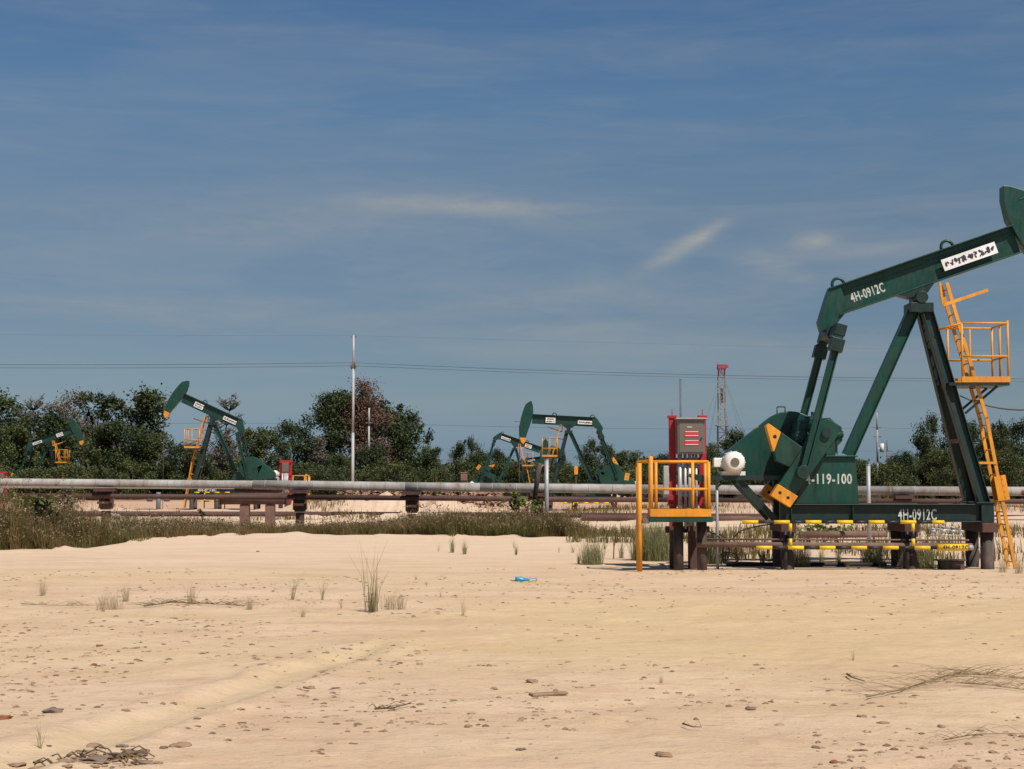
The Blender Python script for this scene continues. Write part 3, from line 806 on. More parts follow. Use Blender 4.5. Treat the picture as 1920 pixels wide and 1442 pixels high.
# pipe rack seen under the near skid
r = empty('pipe_rack', (at(1578, 1000, 49).x, 49, 0), R(2), 'low dusty brown pipe on splayed legs seen beneath the nearest pump jack', 'pipe rack')
zc = at(1578, 1003, 49).z
MB().tube((-1.35, 0, zc), (1.4, 0, zc + .03), .11, 14).build('pipe', M['brownlight'], r)
for x in (-1.1, -.2, 1.0):
    mb = MB(); mb.bar((x + .05, 0, zc - .1), (x - .12, 0, -.2), .06, .06); mb.bar((x + .05, .1, zc - .1), (x + .22, .25, -.2), .06, .06); mb.build('leg', M['brownlight'], r)

# white valve cluster
vc = at(1775, 995, 49)
r = empty('valve_manifold', (vc.x, 49, -.12), 0, 'small white valve manifold on the ground, seen beneath the nearest pump jack', 'valves')
rnd = random.Random(5)
mb = MB(); mb.tube((-.55, 0, .38), (.5, 0, .36), .03, 10); mb.tube((-.5, .2, .58), (.45, .2, .5), .025, 10); mb.build('pipe', M['silver'], r)
for x in (-.42, -.1, .2, .45):
    mb = MB(); mb.tube((x, 0, -.2), (x, 0, .66 - abs(x) * .2), .022, 8); mb.tube((x - .07, 0, .5), (x + .07, 0, .5), .05, 10); mb.lathe((x, 0, .66 - abs(x) * .2), (.3, -.5, 1), [(0, .06), (.012, .06)], 12); mb.build('valve', M['silver'], r)

# wellhead of the left pump
wx = pump_b.location.x - 3.42
r = empty('wellhead', (wx - .3, 107.5, 0), 0, 'blue grey wellhead valves left of the raised-head pump jack', 'wellhead')
mb = MB(); mb.tube((0, 0, -.4), (0, 0, 1.15), .16, 12); mb.tube((0, 0, .9), (0, 0, 1.0), .28, 14); mb.tube((-.8, 0, .75), (.8, 0, .75), .11, 10); mb.build('body', M['bluegrey'], r)
for x in (-.6, .6): MB().tube((x, -.05, .5), (x, -.05, 1.0), .2, 12).build('valve', M['bluegrey'], r)

# grey posts
def post(name, px, ptop, Y, rad, label, bot=-.3, mat='galv'):
    a = at(px, ptop, Y); mb = MB(); mb.tube((0, 0, bot), (0, 0, a.z), rad, 12); mb.tube((0, 0, a.z), (0, 0, a.z + .03), rad * 1.15, 12)
    o = mb.build(name, M[mat]); o.location = (a.x, Y, 0); return tag(o, label, 'post')
post('marker_post', 1025, 862, 60, .085, 'grey steel post in front of the pipeline near the level-beam pump jack')
post('marker_post', 1628, 872, 48, .065, 'grey steel post behind the pedestal of the nearest pump jack')
post('cable_post', 1344, 898, 34.6, .035, 'thin grey post under the white motor of the nearest pump jack', -.2)
post('antenna_pole', 1276, 712, 130, .09, 'tall thin dark pole rising behind the nearest red control panel', -.3, 'slate')
a, b = at(1012, 868, 61), at(1002, 937, 61)
o = MB().tube(a, b, .1, 10).tube(b, (b.x - .1, b.y, -.2), .12, 10).build('leaning_prop', M['pile']); tag(o, 'dark leaning prop standing in front of the pipeline beside the yellow green plant', 'prop')
# tee arm of the second marker post
# low flow line in front
pA = ORG + UX * q(1306, 1022, -.95)[0] + VY * -.95; pB = ORG + UX * q(1822, 1022, -.95)[0] + VY * -.95
z1_, z2_ = q(1306, 1021, -.95)[1], q(1822, 1024, -.95)[1]
o = MB().tube((pA.x, pA.y, z1_), (pB.x, pB.y, z2_), .065, 12).tube((pA.x, pA.y + .2, z1_ + .11), (pB.x, pB.y + .2, z2_ + .12), .022, 8).build('flow_line', M['brownlight'])
tag(o, 'long dusty flow line pipe behind the lower rail of the nearest striped barrier', 'pipe')

mb = MB(); hp0 = [at(1362, 1056, 35.6), at(1430, 1054, 35.7), at(1540, 1055, 35.6), at(1662, 1057, 35.5)]  # thin dark tube laid along the dark line under the skid
mb.path([(p.x, p.y, gz(p.x, p.y) + .05) for p in hp0], .045, 8); tag(mb.build('ground_tube', M['cable']), 'thin dark tube lying on the sand beneath the nearest pump jack', 'hose')
# cable tangle near the near pump
rnd = random.Random(21)
mb = MB()
def P0(px, py, Y=34.7): return at(px, py, Y)
for pts in ([(1318, 985), (1335, 1000), (1352, 1003), (1370, 1012), (1390, 995), (1425, 986), (1447, 983)], [(1345, 915), (1352, 908), (1365, 905)],
            [(1345, 1005), (1362, 1020), (1368, 1040), (1356, 1056), (1362, 1030)], [(1362, 1058), (1385, 1050), (1372, 1036), (1352, 1040), (1360, 1056)], [(1365, 1012), (1378, 1022), (1398, 1024), (1412, 1019)],
            [(1350, 1010), (1356, 1030), (1352, 1058)], [(1432, 1050), (1445, 1052), (1455, 1046)]):
    ctrl = [P0(a_, b_, 34.6 + rnd.uniform(-.2, .2)) for a_, b_ in pts]
    sm = []
    for k in range(len(ctrl) - 1):
        p0 = ctrl[max(k - 1, 0)]; p1 = ctrl[k]; p2 = ctrl[k + 1]; p3 = ctrl[min(k + 2, len(ctrl) - 1)]
        for u in np.linspace(0, 1, 6, endpoint=False):
            sm.append(.5 * ((2 * p1) + (p2 - p0) * u + (2 * p0 - 5 * p1 + 4 * p2 - p3) * u * u + (3 * p1 - p0 - 3 * p2 + p3) * u ** 3))
    sm.append(ctrl[-1]); mb.path(sm, .016, 6)
tag(mb.build('cable_tangle', M['cable']), 'tangle of black cables hanging to the ground beside the thin grey post', 'cables')
# low trough by the right piles
tr = at(1783, 1055, 34.2); r = MB(); r.box(-.26, .26, -.15, .15, -.1, .22); r.box(-.32, .3, -.2, .2, .221, .245); o = r.build('steel_trough', M['pile'], None, .01); o.location = (tr.x, 34.2, 0)
tag(o, 'low dark steel box on the sand between the right piles of the pump jack', 'box')
st = gnd(1150, 1048); mb = MB(); mb.bar((0, 0, -.1), (.02, 0, .36), .03, .03); mb.bar((.02, 0, .34), (.03, 0, .44), .05, .04); o = mb.build('wooden_stake', M['stick']); o.location = (st.x, st.y, 0)
tag(o, 'short dark stake standing in sand left of the yellow platform', 'stake')

# ------------------------------------------------------------------ utility poles, wires, mast
def upole(px, ptop, Y, r0, r1, label, extra=None, base=-.3, mat='pole'):
    a = at(px, ptop, Y); rt = empty('utility_pole', (a.x, Y, base), 0, label, 'utility pole')
    H_ = a.z - base
    mb = MB(); mb.tube((0, 0, 0), (0, 0, H_ * .42), r0, 14, r0 * .9); mb.tube((0, 0, H_ * .42), (0, 0, H_ * .8), r0 * .84, 14, r0 * .75); mb.tube((0, 0, H_ * .8), (0, 0, H_), r0 * .68, 12, r1)
    mb.build('shaft', M[mat], rt)
    return rt, H_, a
rt, H1, tp1 = upole(663, 629, 150, .155, .10, 'tall pale grey utility pole standing alone against the sky')
z_ = at(663, 683, 150).z + .3
mb = MB()
for s in (-1, 1): mb.tube((s * .18, -.1, z_ - .5), (s * .18, -.1, z_ + .2), .06, 10)
mb.box(-.32, .32, -.06, .06, z_ - .3, z_ - .2); mb.build('insulator', M['rigdark'], rt)
MB().box(-.3, .3, -.05, .05, H1 - .2, H1 - .1).build('crossarm', M['rigdark'], rt)
rt, H2, _ = upole(692, 765, 178, .14, .09, 'thin pale pole in front of the withered red tree')
MB().box(-.4, .4, -.05, .05, at(692, 793, 178).z + .25, at(692, 793, 178).z + .4).build('crossarm', M['rigdark'], rt)
rt, H3, _ = upole(1644, 774, 190, .14, .09, 'utility pole with transformer between the legs of the nearest pump jack', mat='rigwhite')
for py in (802, 819):
    z_ = at(1644, py, 190).z + .3; MB().box(-.45, .5, -.06, .06, z_ - .06, z_ + .06).build('crossarm', M['rigdark'], rt)
z_ = at(1644, 840, 190).z + .3
mb = MB(); mb.tube((.55, 0, z_ - .5), (.55, 0, z_ + .55), .26, 14); mb.box(.1, .4, -.05, .05, z_ - .1, z_ + .05); mb.build('transformer', M['white'], rt)
rt, H4, _ = upole(1663, 825, 210, .10, .07, 'short dark utility pole right of the transformer pole', mat='rigdark')
for py in (846, 856):
    z_ = at(1663, py, 210).z + .3; MB().box(-.2, .75, -.05, .05, z_ - .05, z_ + .05).build('crossarm', M['rigdark'], rt)

def wire(pts, rad, label, Y):
    mb = MB(); ctrl = []
    for (x0, y0), (x1, y1), sag in pts:
        for u in np.linspace(0, 1, 14): ctrl.append(at(x0 + (x1 - x0) * u, y0 + (y1 - y0) * u + sag * 4 * u * (1 - u), Y))
    mb.path(ctrl, rad, 5); tag(mb.build('power_line', M['wire']), label, 'wire', 'overhead wires')
wire([((-900, 668), (663, 680), 9), ((663, 680), (2700, 700), 19)], .022, 'upper overhead wire of the pair meeting the insulators of the tall pole', 150)
wire([((-900, 674), (663, 686), 9), ((663, 686), (2700, 708), 17)], .016, 'lower overhead wire of the pair meeting the insulators of the tall pole', 150.2)
wire([((-900, 616), (663, 629), 4), ((663, 629), (2700, 668), 6)], .005, 'faint topmost overhead wire passing over the tall pole', 150)
wire([((-900, 780), (692, 793), 5), ((692, 793), (1644, 802), 6), ((1644, 802), (2700, 812), 6)], .016, 'single overhead wire low over the trees, from thin pole to transformer pole', 188)
wire([((-900, 826), (692, 838), 3), ((692, 838), (1644, 846), 4), ((1644, 846), (2700, 855), 4)], .009, 'faint lowest overhead wire just above the treetops', 205)
wire([((1800, 742), (2040, 735), 30)], .02, 'short sagging black cable right of the yellow ladder', 38)

RY = 350
rp = at(1353, 690, RY); rig = empty('drilling_mast', (rp.x, RY, -1), 0, 'tall red and white lattice drilling mast behind the trees', 'drilling rig')
s_ = F / RY
HR = rp.z + 1
def mastseg(z0, z1, w, name, mat, rt_, step=1.6, tilt=0):
    mb = MB(); t = .19
    for sx in (-1, 1):
        for sy in (-1, 1): mb.bar((sx * w, sy * w, z0), (sx * w, sy * w, z1), t, t, (0, 1, 0))
    n = max(1, int((z1 - z0) / step)); k = 0
    for j in range(n + 1):
        z = z0 + (z1 - z0) * j / n
        for sy in (-1, 1): mb.bar((-w, sy * w, z), (w, sy * w, z), .08, .08, (0, 0, 1))
        for sx in (-1, 1): mb.bar((sx * w, -w, z), (sx * w, w, z), .08, .08, (0, 0, 1))
        if j < n:
            zz = z0 + (z1 - z0) * (j + 1) / n; s = 1 if j % 2 else -1
            for sy in (-1, 1): mb.bar((-w * s, sy * w, z), (w * s, sy * w, zz), .09, .09)
    return mb.build(name, mat, rt_)
zmid = at(1353, 797, RY).z + 1; ztop = at(1353, 707, RY).z + 1; zr_ = at(1353, 692, RY).z + 1
mastseg(0, zmid, .95, 'lower_mast', M['rigdark'], rig); mastseg(zmid + .01, ztop, .78, 'upper_mast', M['rigwhite'], rig); mastseg(ztop + .01, zr_, .7, 'top_section', M['rigred'], rig)
mb = MB(); mb.box(-1.0, 1.0, -.9, .9, zr_ + .01, zr_ + .45); mb.box(-.9, 1.1, -.7, .7, zr_ + .46, zr_ + 1.0); mb.tube((-.95, 0, zr_ + .4), (-.95, 0, zr_ + 2.0), .05, 6); mb.box(1.1, 1.5, -.4, .4, zr_ + .3, zr_ + .9); mb.build('crown_block', M['rigred'], rig)
mb = MB(); mb.box(-1.4, 1.7, -1.2, 1.2, zmid - .2, zmid - .01); 
for x in (.9, 1.3, 1.7): mb.bar((x, -1.1, zmid), (x, -1.1, zmid + 1.3), .07, .07, (0, 1, 0))
mb.box(.9, 1.7, -1.1, -1.05, zmid + .6, zmid + .68); mb.box(.9, 1.7, -1.1, -1.05, zmid + 1.2, zmid + 1.28); mb.build('monkey_board', M['rigwhite'], rig)
za = at(1353, 728, RY).z + 1; zb_ = at(1353, 756, RY).z + 1
MB().box(-.28, .28, -.2, .2, zb_, za).build('travelling_block', M['rigdark'], rig)
mb = MB()
for dx, dy in ((-9, -3), (-4.5, 6), (7.5, -4), (10.5, 5), (2.6, -2)): mb.path([(0, 0, zr_), (dx * .5, dy * .5, zr_ * .5), (dx, dy, 0)], .025, 4)
mb.build('guy_wires', M['wire'], rig)

# ------------------------------------------------------------------ ground
def lines(lo, hi, d_lo, d_hi, step, grow, far_lo, far_hi):
    a = list(np.arange(d_lo, d_hi, step)); s = step; x = a[-1]
    while x < far_hi: s = min(s * grow, 300); x += s; a.append(x)
    s = step; x = a[0]; pre = []
    while x > far_lo: s = min(s * grow, 300); x -= s; pre.append(x)
    return np.array(pre[::-1] + a)
gx = lines(0, 0, -8.5, 8.5, .07, 1.045, -2500, 2500); gy = lines(0, 0, 8.5, 25, .075, 1.03, -60, 3500)
XX, YY = np.meshgrid(gx, gy)
ZZ = height(XX, YY)
nx, ny = len(gx), len(gy)
me = bpy.data.meshes.new('ground')
me.vertices.add(nx * ny); me.vertices.foreach_set('co', np.stack([XX, YY, ZZ], -1).astype(np.float32).ravel())
ii = (np.arange(ny - 1)[:, None] * nx + np.arange(nx - 1)[None, :]).ravel()
quads = np.stack([ii, ii + 1, ii + 1 + nx, ii + nx], -1)
me.loops.add(quads.size); me.loops.foreach_set('vertex_index', quads.ravel().astype(np.int32))
me.polygons.add(len(quads)); me.polygons.foreach_set('loop_start', (np.arange(len(quads)) * 4).astype(np.int32)); me.polygons.foreach_set('loop_total', np.full(len(quads), 4, np.int32))
me.polygons.foreach_set('use_smooth', np.ones(len(quads), bool)); me.update(calc_edges=True)
# land-cover masks: soil under the verge, forest floor, smooth yellow track
ed = edge_y(XX)
soil = sstep(0.1, 1.2, YY - ed) * (1 - sstep(5.0, 9.0, YY - ed)) * (1 - sstep(3.0, 5.0, XX))
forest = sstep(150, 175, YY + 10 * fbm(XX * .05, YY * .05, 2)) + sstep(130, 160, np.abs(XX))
dg_ = np.minimum(seg_dist(XX, YY, *GUL[0]), seg_dist(XX, YY, *GUL[1]))
track = (1 - sstep(.18, .40, dg_ + .1 * fbm(XX * 2, YY * 2, 2)))
at1 = me.color_attributes.new('cover', 'FLOAT_COLOR', 'POINT')
at1.data.foreach_set('color', np.stack([soil, np.clip(forest, 0, 1), track, np.ones_like(soil)], -1).astype(np.float32).ravel())
def sandmat():
    m, nt, b = newmat('sand')
    tc = nt.nodes.new('ShaderNodeTexCoord').outputs['Object']
    big = noise(nt, .16, 4, .5, tc, (.45, 1.3, 1)); mid = noise(nt, .9, 5, .6, tc, (.45, 1, 1)); fine = noise(nt, 6, 8, .72, tc, (.6, 1, 1)); grit = noise(nt, 30, 5, .75, tc, (.75, 1, 1)); patch = noise(nt, 2.2, 6, .65, tc, (.5, 1, 1))
    c = ramp(nt, big.outputs[0], [(.32, (.66, .465, .31)), (.47, (.60, .43, .275)), (.62, (.61, .45, .26)), (.75, (.64, .425, .28))]).outputs[0]
    c2 = ramp(nt, mid.outputs[0], [(.35, (.50, .335, .215)), (.55, (.68, .505, .355)), (.75, (.72, .55, .41))]).outputs[0]
    c = mixc(nt, .42, c, c2)
    p1 = ramp(nt, patch.outputs[0], [(.50, (0, 0, 0)), (.68, (1, 1, 1))]).outputs[0]
    c = mixc(nt, math_(nt, 'MULTIPLY', p1, .45), c, (.58, .375, .255))
    f1 = ramp(nt, fine.outputs[0], [(.54, (0, 0, 0)), (.68, (1, 1, 1))]).outputs[0]
    c = mixc(nt, math_(nt, 'MULTIPLY', f1, .42), c, (.42, .27, .175))
    g1 = ramp(nt, grit.outputs[0], [(.58, (0, 0, 0)), (.66, (1, 1, 1))]).outputs[0]
    c = mixc(nt, math_(nt, 'MULTIPLY', g1, .32), c, (.24, .16, .11))
    dash = noise(nt, 9, 4, .62, tc, (.5, 1, 1)); d1 = ramp(nt, dash.outputs[0], [(.605, (0, 0, 0)), (.67, (1, 1, 1))]).outputs[0]
    c = mixc(nt, math_(nt, 'MULTIPLY', math_(nt, 'MULTIPLY', d1, math_(nt, 'MULTIPLY_ADD', p1, .75, .25)), .8), c, (.27, .165, .105))
    # yellow tinted worn road band
    sp = nt.nodes.new('ShaderNodeSeparateXYZ'); nt.links.new(tc, sp.inputs[0])
    yb = math_(nt, 'ADD', sp.outputs[1], math_(nt, 'MULTIPLY', big.outputs[0], 6.0))
    band = ramp(nt, math_(nt, 'MULTIPLY', yb, .02), [(.36, (0, 0, 0)), (.42, (1, 1, 1)), (.54, (1, 1, 1)), (.62, (0, 0, 0))]).outputs[0]
    xr_ = ramp(nt, math_(nt, 'MULTIPLY_ADD', sp.outputs[0], .05, .5), [(.38, (.15, .15, .15)), (.55, (1, 1, 1))]).outputs[0]
    c = mixc(nt, math_(nt, 'MULTIPLY', math_(nt, 'MULTIPLY', band, xr_), .55), c, (.59, .43, .225))
    # faint tyre lines along the road
    tl = noise(nt, 2.2, 3, .6, tc, (.05, 1.6, 1)); tf = ramp(nt, tl.outputs[0], [(.56, (0, 0, 0)), (.66, (1, 1, 1))]).outputs[0]
    c = mixc(nt, math_(nt, 'MULTIPLY', tf, .22), c, (.44, .285, .185))
    a = nt.nodes.new('ShaderNodeAttribute'); a.attribute_name = 'cover'
    s3 = nt.nodes.new('ShaderNodeSeparateColor'); nt.links.new(a.outputs['Color'], s3.inputs[0])
    c = mixc(nt, math_(nt, 'MULTIPLY', s3.outputs[2], .5), c, (.56, .425, .255))
    pale = ramp(nt, math_(nt, 'MULTIPLY', sp.outputs[1], .01), [(.33, (0, 0, 0)), (.46, (1, 1, 1))]).outputs[0]
    c = mixc(nt, math_(nt, 'MULTIPLY', pale, .4), c, (.74, .56, .42))
    # redder soil at the far wells
    far = ramp(nt, math_(nt, 'MULTIPLY', sp.outputs[1], .005), [(.42, (0, 0, 0)), (.5, (1, 1, 1))]).outputs[0]
    c = mixc(nt, math_(nt, 'MULTIPLY', far, .6), c, (.47, .25, .155))
    sn = math_(nt, 'MULTIPLY', s3.outputs[0], math_(nt, 'ADD', mid.outputs[0], .45))
    c = mixc(nt, sn, c, (.14, .10, .06))
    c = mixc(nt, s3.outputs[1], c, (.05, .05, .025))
    nt.links.new(c, b.inputs['Base Color']); b.inputs['Roughness'].default_value = .95; b.inputs['Specular IOR Level'].default_value = .08
    hsum = math_(nt, 'ADD', math_(nt, 'MULTIPLY', fine.outputs[0], 1.0), math_(nt, 'MULTIPLY', grit.outputs[0], .35))
    hsum = math_(nt, 'ADD', hsum, math_(nt, 'MULTIPLY', dash.outputs[0], .5))
    bump(nt, b, hsum, .7, .05)
    return m
me.materials.append(sandmat())
g_ = bpy.data.objects.new('ground', me); COL.objects.link(g_); tag(g_, kind='structure')

# ------------------------------------------------------------------ quick numpy mesh of quads with a tint attribute
def quadmesh(name, co, tint, mat, nper=4):
    """co: (N, nper, 3)"""
    if nper == 6:                                   # blade outline -> lower and upper quad
        co = np.concatenate([co[:, [0, 1, 2, 5]], co[:, [5, 2, 3, 4]]]); tint = np.concatenate([tint, tint]); nper = 4
    N = len(co); me = bpy.data.meshes.new(name)
    me.vertices.add(N * nper); me.vertices.foreach_set('co', co.astype(np.float32).ravel())
    me.loops.add(N * nper); me.loops.foreach_set('vertex_index', np.arange(N * nper, dtype=np.int32))
    me.polygons.add(N); me.polygons.foreach_set('loop_start', (np.arange(N) * nper).astype(np.int32)); me.polygons.foreach_set('loop_total', np.full(N, nper, np.int32))
    me.update(calc_edges=True)
    a = me.attributes.new('tint', 'FLOAT', 'POINT'); a.data.foreach_set('value', np.repeat(tint, nper).astype(np.float32))
    me.materials.append(mat); return me

def leaves(cent, size, r_, updir=.3, aspect=.6):
    n = len(cent)
    nrm = r_.normal(size=(n, 3)); nrm[:, 2] = np.abs(nrm[:, 2]) + updir; nrm /= np.linalg.norm(nrm, axis=1)[:, None]
    t = r_.normal(size=(n, 3)); t -= nrm * (t * nrm).sum(1)[:, None]; t /= np.linalg.norm(t, axis=1)[:, None]
    b = np.cross(nrm, t); s = (size * r_.uniform(.6, 1.3, n))[:, None]
    # leaf: pointed quad
    return np.stack([cent - t * s, cent + b * s * aspect, cent + t * s, cent - b * s * aspect], 1)

def blades(base, hgt, lean, width, r_):
    """each blade: two quads (as 6-gon strip) -> returns (N,6,3) ngon ordered around"""
    n = len(base); ang = r_.uniform(0, 2 * np.pi, n)
    d = np.stack([np.cos(ang), np.sin(ang), np.zeros(n)], 1); sd = np.stack([-np.sin(ang + r_.uniform(-1, 1, n)), np.cos(ang), np.zeros(n)], 1)
    m_ = base + d * (lean * hgt * .3)[:, None] + np.array([0, 0, 1]) * (hgt * .55)[:, None]
    t_ = base + d * (lean * hgt)[:, None] + np.array([0, 0, 1]) * (hgt * (1 - .25 * lean))[:, None]
    w = width[:, None]
    return np.stack([base - sd * w, base + sd * w, m_ + sd * w * .8, t_ + sd * w * .15, t_ - sd * w * .15, m_ - sd * w * .8], 1)

# ------------------------------------------------------------------ trees
def tree_mesh(seed, H, W, ncl, crad, mat, trunk_h=.3, leafsize=.24, per=150, lopside=0.0, shape='round', clump_var=.5, bark='bark'):
    """returns (trunk mesh, crown mesh); base at z=0"""
    r_ = np.random.default_rng(seed)
    cl = []
    tries = 0
    while len(cl) < ncl and tries < 5000:
        tries += 1
        u = r_.uniform(trunk_h, 1.0)
        if shape == 'round': prof = math.sin(math.pi * min(1, (u - trunk_h * .7) / (1.05 - trunk_h * .7))) ** .6
        elif shape == 'umbrella': prof = .25 + .75 * max(0, (u - trunk_h) / (1 - trunk_h)) ** .8 if u < .85 else 1.0 - (u - .85) * 2.5
        elif shape == 'column': prof = .8 if u < .8 else .8 - (u - .8) * 2
        else: prof = max(.05, 1.05 - u)
        a = r_.uniform(0, 2 * np.pi); rr = math.sqrt(r_.uniform(.1, 1)) * W / 2 * prof
        cl.append((rr * math.cos(a) + lopside * u * W, rr * math.sin(a), u * H * .94, crad * r_.uniform(1 - clump_var, 1 + clump_var)))
    cen, tint = [], []
    for (x, y, z, rad) in cl:
        n = int(per * (rad / crad) ** 2)
        p = r_.normal(size=(n, 3)); p /= np.linalg.norm(p, axis=1)[:, None]; p *= (rad * np.abs(r_.normal(.78, .30, n)))[:, None]; p *= r_.uniform(.6, 1.3, 3) * np.array([1, 1, .75]); p += .35 * rad * np.stack([vnoise(p[:, 1] * 1.7 + x, p[:, 2] * 1.7 + z), vnoise(p[:, 0] * 1.7 + y, p[:, 2] * 1.7), vnoise(p[:, 0] * 1.9 + z, p[:, 1] * 1.9 + x)], 1) * 2.2
        cen.append(p + np.array([x, y, z])); tint.append(np.clip(r_.uniform(0, .75) + r_.uniform(-.2, .3, n), 0, 1))
    cen = np.concatenate(cen); tint = np.concatenate(tint)
    cm = quadmesh('crown', leaves(cen, leafsize, r_), tint, mat)
    mb = MB(); tr_ = max(.12, H * .022)
    top = Vector((lopside * W * .5, 0, H * .7)); segs = [Vector((0, 0, -.6))]
    for k in range(1, 6): segs.append(Vector((lopside * W * (k / 5) * .6 + r_.normal() * .12, r_.normal() * .12, H * .72 * k / 5)))
    mb.path(segs, tr_, 8, r1=tr_ * .35)
    order = sorted(cl, key=lambda c: -c[3])[:min(len(cl), 26)]
    for (x, y, z, rad) in order:
        k = min(4, max(1, int(z / (H * .72) * 5) - 1)); s0 = segs[k]; e = Vector((x, y, z))
        m_ = s0.lerp(e, .5) + Vector((r_.normal() * .2, r_.normal() * .2, -.15 * rad + .2)); mb.path([s0, m_, e], tr_ * .32, 5, r1=tr_ * .08)
    t = mb.build('trunk', M[bark]); tm = t.data; bpy.data.objects.remove(t)
    return tm, cm

def bare_mesh(seed, H, W, mat, n=26, twig=4, leaf=None, nleaf=0, lsize=.2, lean=0.0):
    r_ = np.random.default_rng(seed); mb = MB(); tr_ = H * .014
    segs = [Vector((0, 0, -.5))] + [Vector((r_.normal() * .15 + lean * k, r_.normal() * .15, H * .9 * k / 6)) for k in range(1, 7)]
    mb.path(segs, tr_, 6, r1=tr_ * .3); tips = []
    for i in range(n):
        k = r_.integers(1, 7); s0 = segs[k]; a = r_.uniform(0, 6.28); L = W * .5 * r_.uniform(.4, 1) * (1.15 - k / 9)
        e = s0 + Vector((math.cos(a) * L, math.sin(a) * L, L * r_.uniform(.4, 1.1))); m_ = s0.lerp(e, .5) + Vector((0, 0, -.1 * L))
        mb.path([s0, m_, e], tr_ * .5, 4, r1=tr_ * .2); tips.append(e)
        for j in range(twig):
            u = r_.uniform(.35, 1); p = s0.lerp(e, u); a2 = r_.uniform(0, 6.28); l2 = L * .35; q_ = p + Vector((math.cos(a2) * l2, math.sin(a2) * l2, l2 * r_.uniform(.2, .9))); mb.path([p, q_], tr_ * .28, 3, r1=tr_ * .16); tips.append(q_)
    t = mb.build('trunk', M[mat]); tm = t.data; bpy.data.objects.remove(t); cm = None
    if leaf:
        tp = np.array([tuple(p) for p in tips]); idx = r_.integers(0, len(tp), nleaf); c = tp[idx] + r_.normal(size=(nleaf, 3)) * .45
        cm = quadmesh('crown', leaves(c, lsize, r_), np.clip(r_.uniform(0, 1, nleaf), 0, 1), leaf)
    return tm, cm

TV = {
 'broad': tree_mesh(1, 10, 9, 46, 1.05, M['leaf'], .26, .15, 330),
 'broad2': tree_mesh(2, 10, 8, 42, 1.05, M['leaf'], .2, .15, 330, .06),
 'umb': tree_mesh(3, 10, 6.2, 26, .85, M['leaf'], .36, .14, 300, .0, 'umbrella'),
 'umb2': tree_mesh(4, 10, 6.4, 24, .85, M['leaf'], .34, .14, 300, .08, 'umbrella'),
 'col': tree_mesh(5, 10, 5.2, 36, .95, M['leaf2'], .12, .15, 320, 0, 'column'),
 'mid': tree_mesh(6, 8, 8, 40, 1.0, M['leaf2'], .1, .15, 320),
 'mid2': tree_mesh(7, 8, 9, 42, 1.0, M['leaf'], .10, .15, 320),
 'bush': tree_mesh(8, 4, 6.5, 30, .85, M['leaf2'], .06, .13, 280),
 'bush2': tree_mesh(9, 4, 7, 30, .85, M['leaf'], .06, .13, 280),
 'brown': tree_mesh(10, 10, 5.5, 30, .9, M['leafbrown'], .33, .12, 230, 0, 'round', .35, 'deadbark'),
 'vine': tree_mesh(11, 7, 5.5, 50, .7, M['leafvine'], .03, .10, 220, 0, 'cone', .3, 'deadbark'),
 'big': tree_mesh(12, 13, 10.5, 66, 1.2, M['leaf'], .14, .15, 380, -.05),
 'red': bare_mesh(13, 14, 7.5, 'deadbark', 60, 6, M['leafred'], 9000, .13),
 'bare': bare_mesh(14, 9, 5, 'deadbark', 28, 8),
 'bare2': bare_mesh(15, 8, 6.0, 'deadbark', 46, 13),
}
TH_ = {'broad': 10, 'broad2': 10, 'umb': 10, 'umb2': 10, 'col': 10, 'mid': 8, 'mid2': 8, 'bush': 4, 'bush2': 4, 'brown': 10, 'vine': 7, 'big': 13, 'red': 14, 'bare': 9, 'bare2': 8}
NAMES = {'bare': 'bare_tree', 'bare2': 'bare_tree', 'red': 'withered_tree', 'brown': 'withered_tree', 'vine': 'withered_tree', 'bush': 'bush', 'bush2': 'bush'}
def tree(kind, px, ptop, Y, label, wscale=1.0, rz=0.0, grp='trees along the forest edge', zb=0.0):
    tm, cm = TV[kind]; p = at(px, ptop, Y); sc = (p.z - zb) / TH_[kind]
    e = empty(NAMES.get(kind, 'tree'), (p.x, Y, zb), rz, label, 'bush' if 'bush' in kind else 'tree', grp)
    e.scale = (sc * wscale, sc * wscale, sc)
    for nm, md in (('trunk', tm), ('crown', cm)):
        if md is None: continue
        o = bpy.data.objects.new(nm, md); COL.objects.link(o); o.parent = e
    return e
